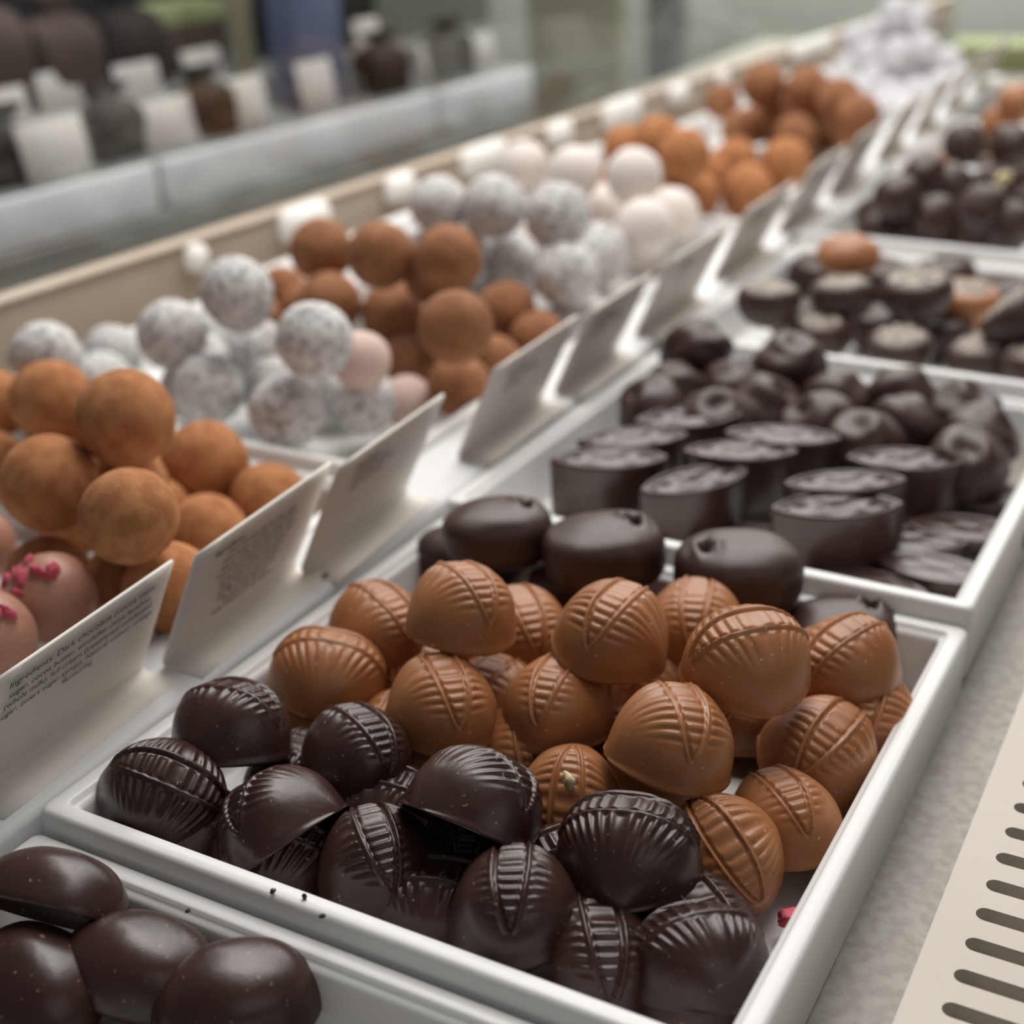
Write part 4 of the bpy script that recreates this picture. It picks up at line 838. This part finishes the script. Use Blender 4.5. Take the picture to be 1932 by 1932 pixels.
def card(y0, y1, h, xb, lab, yaw, kind, dz=0.0):
    """card standing on the ledge, its face towards +X and leaning over it"""
    w = y1 - y0
    root = empty('ingredient_card', W(xb, (y0 + y1) / 2, -.012 + dz), (0, 0, yaw)); tag(root, lab, 'card', 'ingredient cards on the ledge')
    bm = bmesh.new(); sec = []
    # cross-section: a foot on the ledge, a tight curve, then the leaning face
    sec.append((.062, 0.0)); sec.append((.03, 0.0))
    for k in range(7):
        a = k / 6; sec.append((.012 * (1 - a) ** 2, .012 * a * a))
    n = 8
    for k in range(1, n + 1):
        u = k / n; sec.append((math.tan(LEAN) * (h - .012) * u, .012 + (h - .012) * u))
    rows = []
    for x, z in sec:
        rows.append([bm.verts.new((x, -w / 2 + w * q / 6, z)) for q in range(7)])
    for i in range(len(rows) - 1):
        for q in range(6): bm.faces.new((rows[i][q], rows[i][q + 1], rows[i + 1][q + 1], rows[i + 1][q]))
    me = bm_mesh('card', bm); o = link('card_panel', me, CARD, root); s = o.modifiers.new('thick', 'SOLIDIFY'); s.thickness = .0045 * U; s.offset = 0
    # text frame: local x runs along +Y, local y up the card face
    up = Vector((math.sin(LEAN), 0, math.cos(LEAN))); al = Vector((0, 1, 0)); nrm = al.cross(up)
    def at(a, u, body, size, al_='CENTER', nm='ingredient_text', sp=1.2):
        t = text(nm, body, size, (0, 0, 0), root, INK, al_, sp)
        p = (Vector((0, a, .012)) + up * u + nrm * .006) * U
        t.matrix_local = Matrix(((al.x, up.x, nrm.x, p.x), (al.y, up.y, nrm.y, p.y), (al.z, up.z, nrm.z, p.z), (0, 0, 0, 1)))
        return t
    H = (h - .012) / math.cos(LEAN)
    if kind == 1:
        at(.0, H - .012, "Ingredients: Dark chocolate (cocoa mass,", .0152, nm='ingredient_heading'); at(0, H - .031, B1, .0135)
    elif kind == 2:
        at(-.115, H - .014, "Ingredients:", .0145, 'LEFT', 'ingredient_heading'); at(.0, H - .030, LONG, .0112)
    elif kind == 3:
        at(-.10, H - .016, "Ingredients:", .0135, 'LEFT', 'ingredient_heading'); at(-.10, H - .032, "Milk chocolate (sugar,\ncocoa butter, milk), cream,\nsugar, cocoa powder", .0115, 'LEFT')
    else:
        at(-.09, H - .022, "Ingredients:", .0135, 'LEFT', 'ingredient_heading'); at(-.09, H - .038, "White chocolate (sugar,\ncocoa butter, milk), cream,\ncoconut, sugar", .0115, 'LEFT')
    return root
cards = [(.865, 1.185, .185, -1.236, 'nearest ingredient card, cut by the left edge, with five printed lines', .04, 1),
 (1.202, 1.515, .189, -1.226, 'ingredient card with a long printed paragraph, second from the left edge', .04, 2),
 (1.500, 1.81, .192, -1.214, 'ingredient card overlapping the long-paragraph one, with a short printed block', .04, 3),
 (1.967, 2.284, .182, -1.209, 'fourth ingredient card, standing alone beside the swirl-and-block tray', .0, 4),
 (2.322, 2.600, .178, -1.197, 'fifth ingredient card, beside the swirl chocolates', -.01, 4),
 (2.700, 3.02, .178, -1.19, 'sixth ingredient card, beside the topped cups', -.03, 4),
 (3.16, 3.48, .178, -1.19, 'seventh ingredient card, beside the milk chocolate cup', -.02, 4),
 (3.62, 3.94, .178, -1.19, 'eighth ingredient card, beside the glossy dark balls', .0, 4),
 (4.05, 4.36, .178, -1.19, 'ninth ingredient card, past the middle of the dark balls', .0, 4),
 (4.55, 4.86, .178, -1.19, 'tenth ingredient card, just past the dark balls', .0, 4),
 (5.00, 5.31, .178, -1.19, 'third from last ingredient card on the white ledge', .0, 4), (5.45, 5.76, .178, -1.19, 'second to last ingredient card on the white ledge', .0, 4), (5.90, 6.21, .178, -1.19, 'farthest ingredient card on the white ledge', .0, 4)]
for c in cards: card(*c)

# ------------------------------------------------------------------ wooden board with glowing plates for lamp reflections
bl = math.hypot(.25, 2.28); byaw = math.atan2(2.28, .25)
root = empty('wooden_board', W(-2.52, 2.16, 0), (0, 0, byaw)); tag(root, 'pale wooden board running behind the row of truffle trays', 'board')
link('board_panel', box_mesh('board', (-2.2, .0, CZ), (6.3, .035, .055), .004), WOOD, root)
link('board_cap', box_mesh('board_cap', (-2.2, -.012, .055), (6.3, .047, .066), .003), WOOD, root)
def board_pt(y, z, off): # point on the board face
    x = -2.52 + (y - 2.16) * .25 / 2.28; d = Vector((2.28, -.25)).normalized(); return W(x + d.x * off, y + d.y * off, z)
ORD = ['first', 'second', 'third', 'fourth', 'fifth', 'sixth', 'seventh', 'eighth', 'ninth']
for i, (y, z, w, h) in enumerate(REFLECTIONS):  # glowing plates put in for lamp reflections in the glass
    r = empty('board_reflection', board_pt(y, z, .001), (0, 0, byaw)); tag(r, ('long' if w > .09 else 'short') + f' white lamp reflection built as a glowing plate on the wooden board, {ORD[i]} from the left end', 'reflection', 'lamp reflections built along the board')
    link('reflection_backing', box_mesh('backing', (-w * .36, -.012, -h * .36), (w * .36, 0, h * .36), .004, 3), WHITEBODY, r)
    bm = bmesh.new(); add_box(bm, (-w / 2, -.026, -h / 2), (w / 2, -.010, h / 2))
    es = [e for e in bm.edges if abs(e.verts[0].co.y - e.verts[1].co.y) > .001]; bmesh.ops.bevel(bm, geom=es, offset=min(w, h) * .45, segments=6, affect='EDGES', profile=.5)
    d = link('reflection_face', bm_mesh('glow_face', bm), REFLECT_GLOW, r)
# glass pane rising behind the board
gp = link('glass_pane', box_mesh('glass_pane', (-2.2, .052, CZ), (6.3, .064, 2.2)), GLASS, loc=W(-2.52, 2.16, 0), rot=(0, 0, byaw), smooth=False)
tag(gp, 'clear glass pane standing behind the wooden board', 'glass')

# ------------------------------------------------------------------ back shelf with tags and packages
P0 = Vector((-3.49, 3.07)); P1 = Vector((-3.13, 5.92)); dv = (P1 - P0).normalized(); syaw = math.atan2(dv.y, dv.x)
def sp(a, off, z): # a along the shelf from P0, off behind the rail
    n = Vector((-dv.y, dv.x)); p = P0 + dv * a + n * off; return W(p.x, p.y, z)
SL = (P1 - P0).length
sh = empty('display_shelf', sp(0, 0, 0), (0, 0, syaw)); tag(sh, 'grey display shelf with a pale segmented front rail, behind the glass', 'shelf')
link('shelf_board', box_mesh('shelf_board', (-1.6, .02, -.05), (SL, 1.35, -.002)), SHELFM, sh, smooth=False)
link('shelf_step', box_mesh('shelf_step', (-1.6, .42, -.002), (SL - .2, 1.2, .098)), SHELFM, sh, smooth=False)
link('shelf_base', box_mesh('shelf_base', (-1.6, .05, -Z0 / U), (SL, 1.3, -.05)), SHELFM, sh, smooth=False)
cuts = [-1.6, -.95, .64, 2.17, SL]
for a, b in zip(cuts, cuts[1:]):
    f_ = link('rail_panel', box_mesh('rail', (a + .012, 0, -.17), (b - .012, .035, -.002), .01), TILE, sh); f_['label'] = 'pale grey rail segment'
link('lower_trim', box_mesh('lower_trim', (-1.6, -.01, -.30), (SL, .04, -.175), .006), STEEL, sh)
link('back_panel', box_mesh('back_panel', (-1.6, 1.36, -.05), (2.3, 1.42, 2.5)), BLACKP, sh, smooth=False)
link('end_panel', box_mesh('end_panel', (2.3, 1.36, -.05), (SL + 1.5, 1.42, 2.5)), GREYP, sh, smooth=False)
for x, y, z, w, h, lab in TAGS:
    r = empty('price_tag', W(x, y, z), (0, 0, syaw)); tag(r, lab, 'tag', 'price tags on the display shelf')
    bm = bmesh.new(); add_box(bm, (-w / 2, -.004, 0), (w / 2, .004, h), .002, 1, Matrix.Rotation(-.2, 4, 'X')); link('tag_card', bm_mesh('tag', bm), TAGM, r)
    link('tag_foot', box_mesh('foot', (-w * .3, 0, -.0), (w * .3, .06, .008), .002), STEEL, r)
def bag(name, p, w, d, h, m, seed, label, cat, group=None):
    """gusseted bag: boxy below, pinched and flared at the top"""
    rnd = random.Random(seed); off = Vector((seed * 3.3, 0, 0)); n = 32; prof = [(.96, 0), (1, .04), (1.0, .4), (.96, .62), (.8, .74), (.42, .80), (.40, .83), (.62, .92), (.78, 1.0)]
    vs_, fs = [], []
    for s, z in prof:
        for i in range(n):
            a = 2 * PI * i / n; c, s_ = math.cos(a), math.sin(a)
            x = math.copysign(abs(c) ** .45, c) * w / 2 * s; y = math.copysign(abs(s_) ** .45, s_) * d / 2 * (s if z < .7 else s * .6)
            k = 1 + .06 * noise.noise(Vector((c * 1.5, s_ * 1.5, z * 3)) + off); vs_.append((x * k, y * k, z * h))
    for j in range(len(prof) - 1):
        for i in range(n): fs.append((j * n + i, j * n + (i + 1) % n, (j + 1) * n + (i + 1) % n, (j + 1) * n + i))
    fs.append(tuple(range(n))); fs.append(tuple((len(prof) - 1) * n + i for i in range(n)))
    r = empty(name, p, (0, 0, syaw + rnd.uniform(-.1, .1))); tag(r, label, cat, group)
    link('bag_body', from_data('bag', vs_, fs), m, r)
    link('bag_tie', lathe('tie', [(.17 * w, -.012), (.2 * w, 0), (.17 * w, .012)], 20), BROWNBAG, r, (0, 0, .815 * h * U)).scale = (1, .6 * d / w, 1)
    return r
front = [(-.30, 'cut by the left edge'), (.18, 'behind the gap after the first price tag'), (.62, 'behind the second price tag'), (1.05, 'behind the third price tag'), (2.05, 'behind the tags right of the blue box'), (2.5, 'behind the last price tags')]
for i, (a, w) in enumerate(front):
    bag('gift_bag', sp(a, .2, 0), .24, .16, .24, BAG, i, 'small dark brown gift bag ' + w + ', front row', 'bag', 'dark gift bags in the front row')
back = [(.60, .62), (.92, .52), (1.24, .5), (2.15, .55), (2.5, .6)]
for i, (a, h) in enumerate(back):
    bag('gift_bag', sp(a, .80, .1), .30, .22, h * .75, BROWNBAG if i < 2 else BAG, 10 + i, ['large brown gift bag at the left of the back row', 'smaller brown gift bag in the back row, left of the green box', 'dark gift bag standing under the green box', 'dark gift bag behind the right price tags, back row', 'dark gift bag last in the back row'][i], 'bag', 'taller gift bags in the back row')
def box_thing(name, p, w, d, h, m, lid, label, cat):
    r = empty(name, p, (0, 0, syaw)); tag(r, label, cat)
    link('box_body', box_mesh('body', (-w / 2, -d / 2, 0), (w / 2, d / 2, h * .78), .006), m, r)
    link('box_lid', box_mesh('lid', (-w / 2 - .006, -d / 2 - .006, h * .70), (w / 2 + .006, d / 2 + .006, h), .006), lid, r)
    return r
box_thing('gift_box', sp(1.72, .30, 0), .27, .16, .62, BLUE, BLUE, 'tall dusty blue gift box behind a white tag', 'box')
box_thing('gift_box', sp(1.62, .95, .1), .40, .2, .27, BROWNBAG, GREEN, 'brown box with muted green lid on the back row', 'box')
pst = link('shelf_post', box_mesh('post', (-.035, -.03, 0), (.035, .03, 1.9), .012), POSTM, loc=sp(1.62, .55, .1), rot=(0, 0, syaw)); tag(pst, 'slim cream post rising from the display shelf left of the blue box', 'post')

# ------------------------------------------------------------------ far end
for i, (x0, x1, y, h, m, lab) in enumerate([(-4.38, -3.74, 8.2, 2.4, OLIVE, 'wide olive beige upright panel past the end of the display shelf'), (-3.62, -3.38, 8.3, 2.6, STEEL, 'narrow grey upright panel farther right behind the glass')]):
    o = link('upright_panel', box_mesh('panel', (x0, y, -Z0 / U), (x1, y + .1, h), .01), m, loc=(0, 0, Z0)); tag(o, lab, 'panel')
bx = empty('pale_green_box', W(-1.34, 7.25, CZ + .002), (0, 0, .2)); tag(bx, 'low pale green box on the counter beyond the farthest white truffles', 'box')
link('box_body', box_mesh('body', (-.2, -.15, 0), (.2, .15, .09), .01), GREEN, bx); link('box_lid', box_mesh('lid', (-.21, -.16, .07), (.21, .16, .12), .01), GREEN, bx)
wp = link('white_post', box_mesh('post', (-.03, -.03, 0), (.03, .03, .24), .01), WHITEBODY, loc=W(-1.06, 6.95, CZ + .001)); tag(wp, 'short white post standing on the counter at the far right edge', 'post')
bpy.context.view_layer.update()
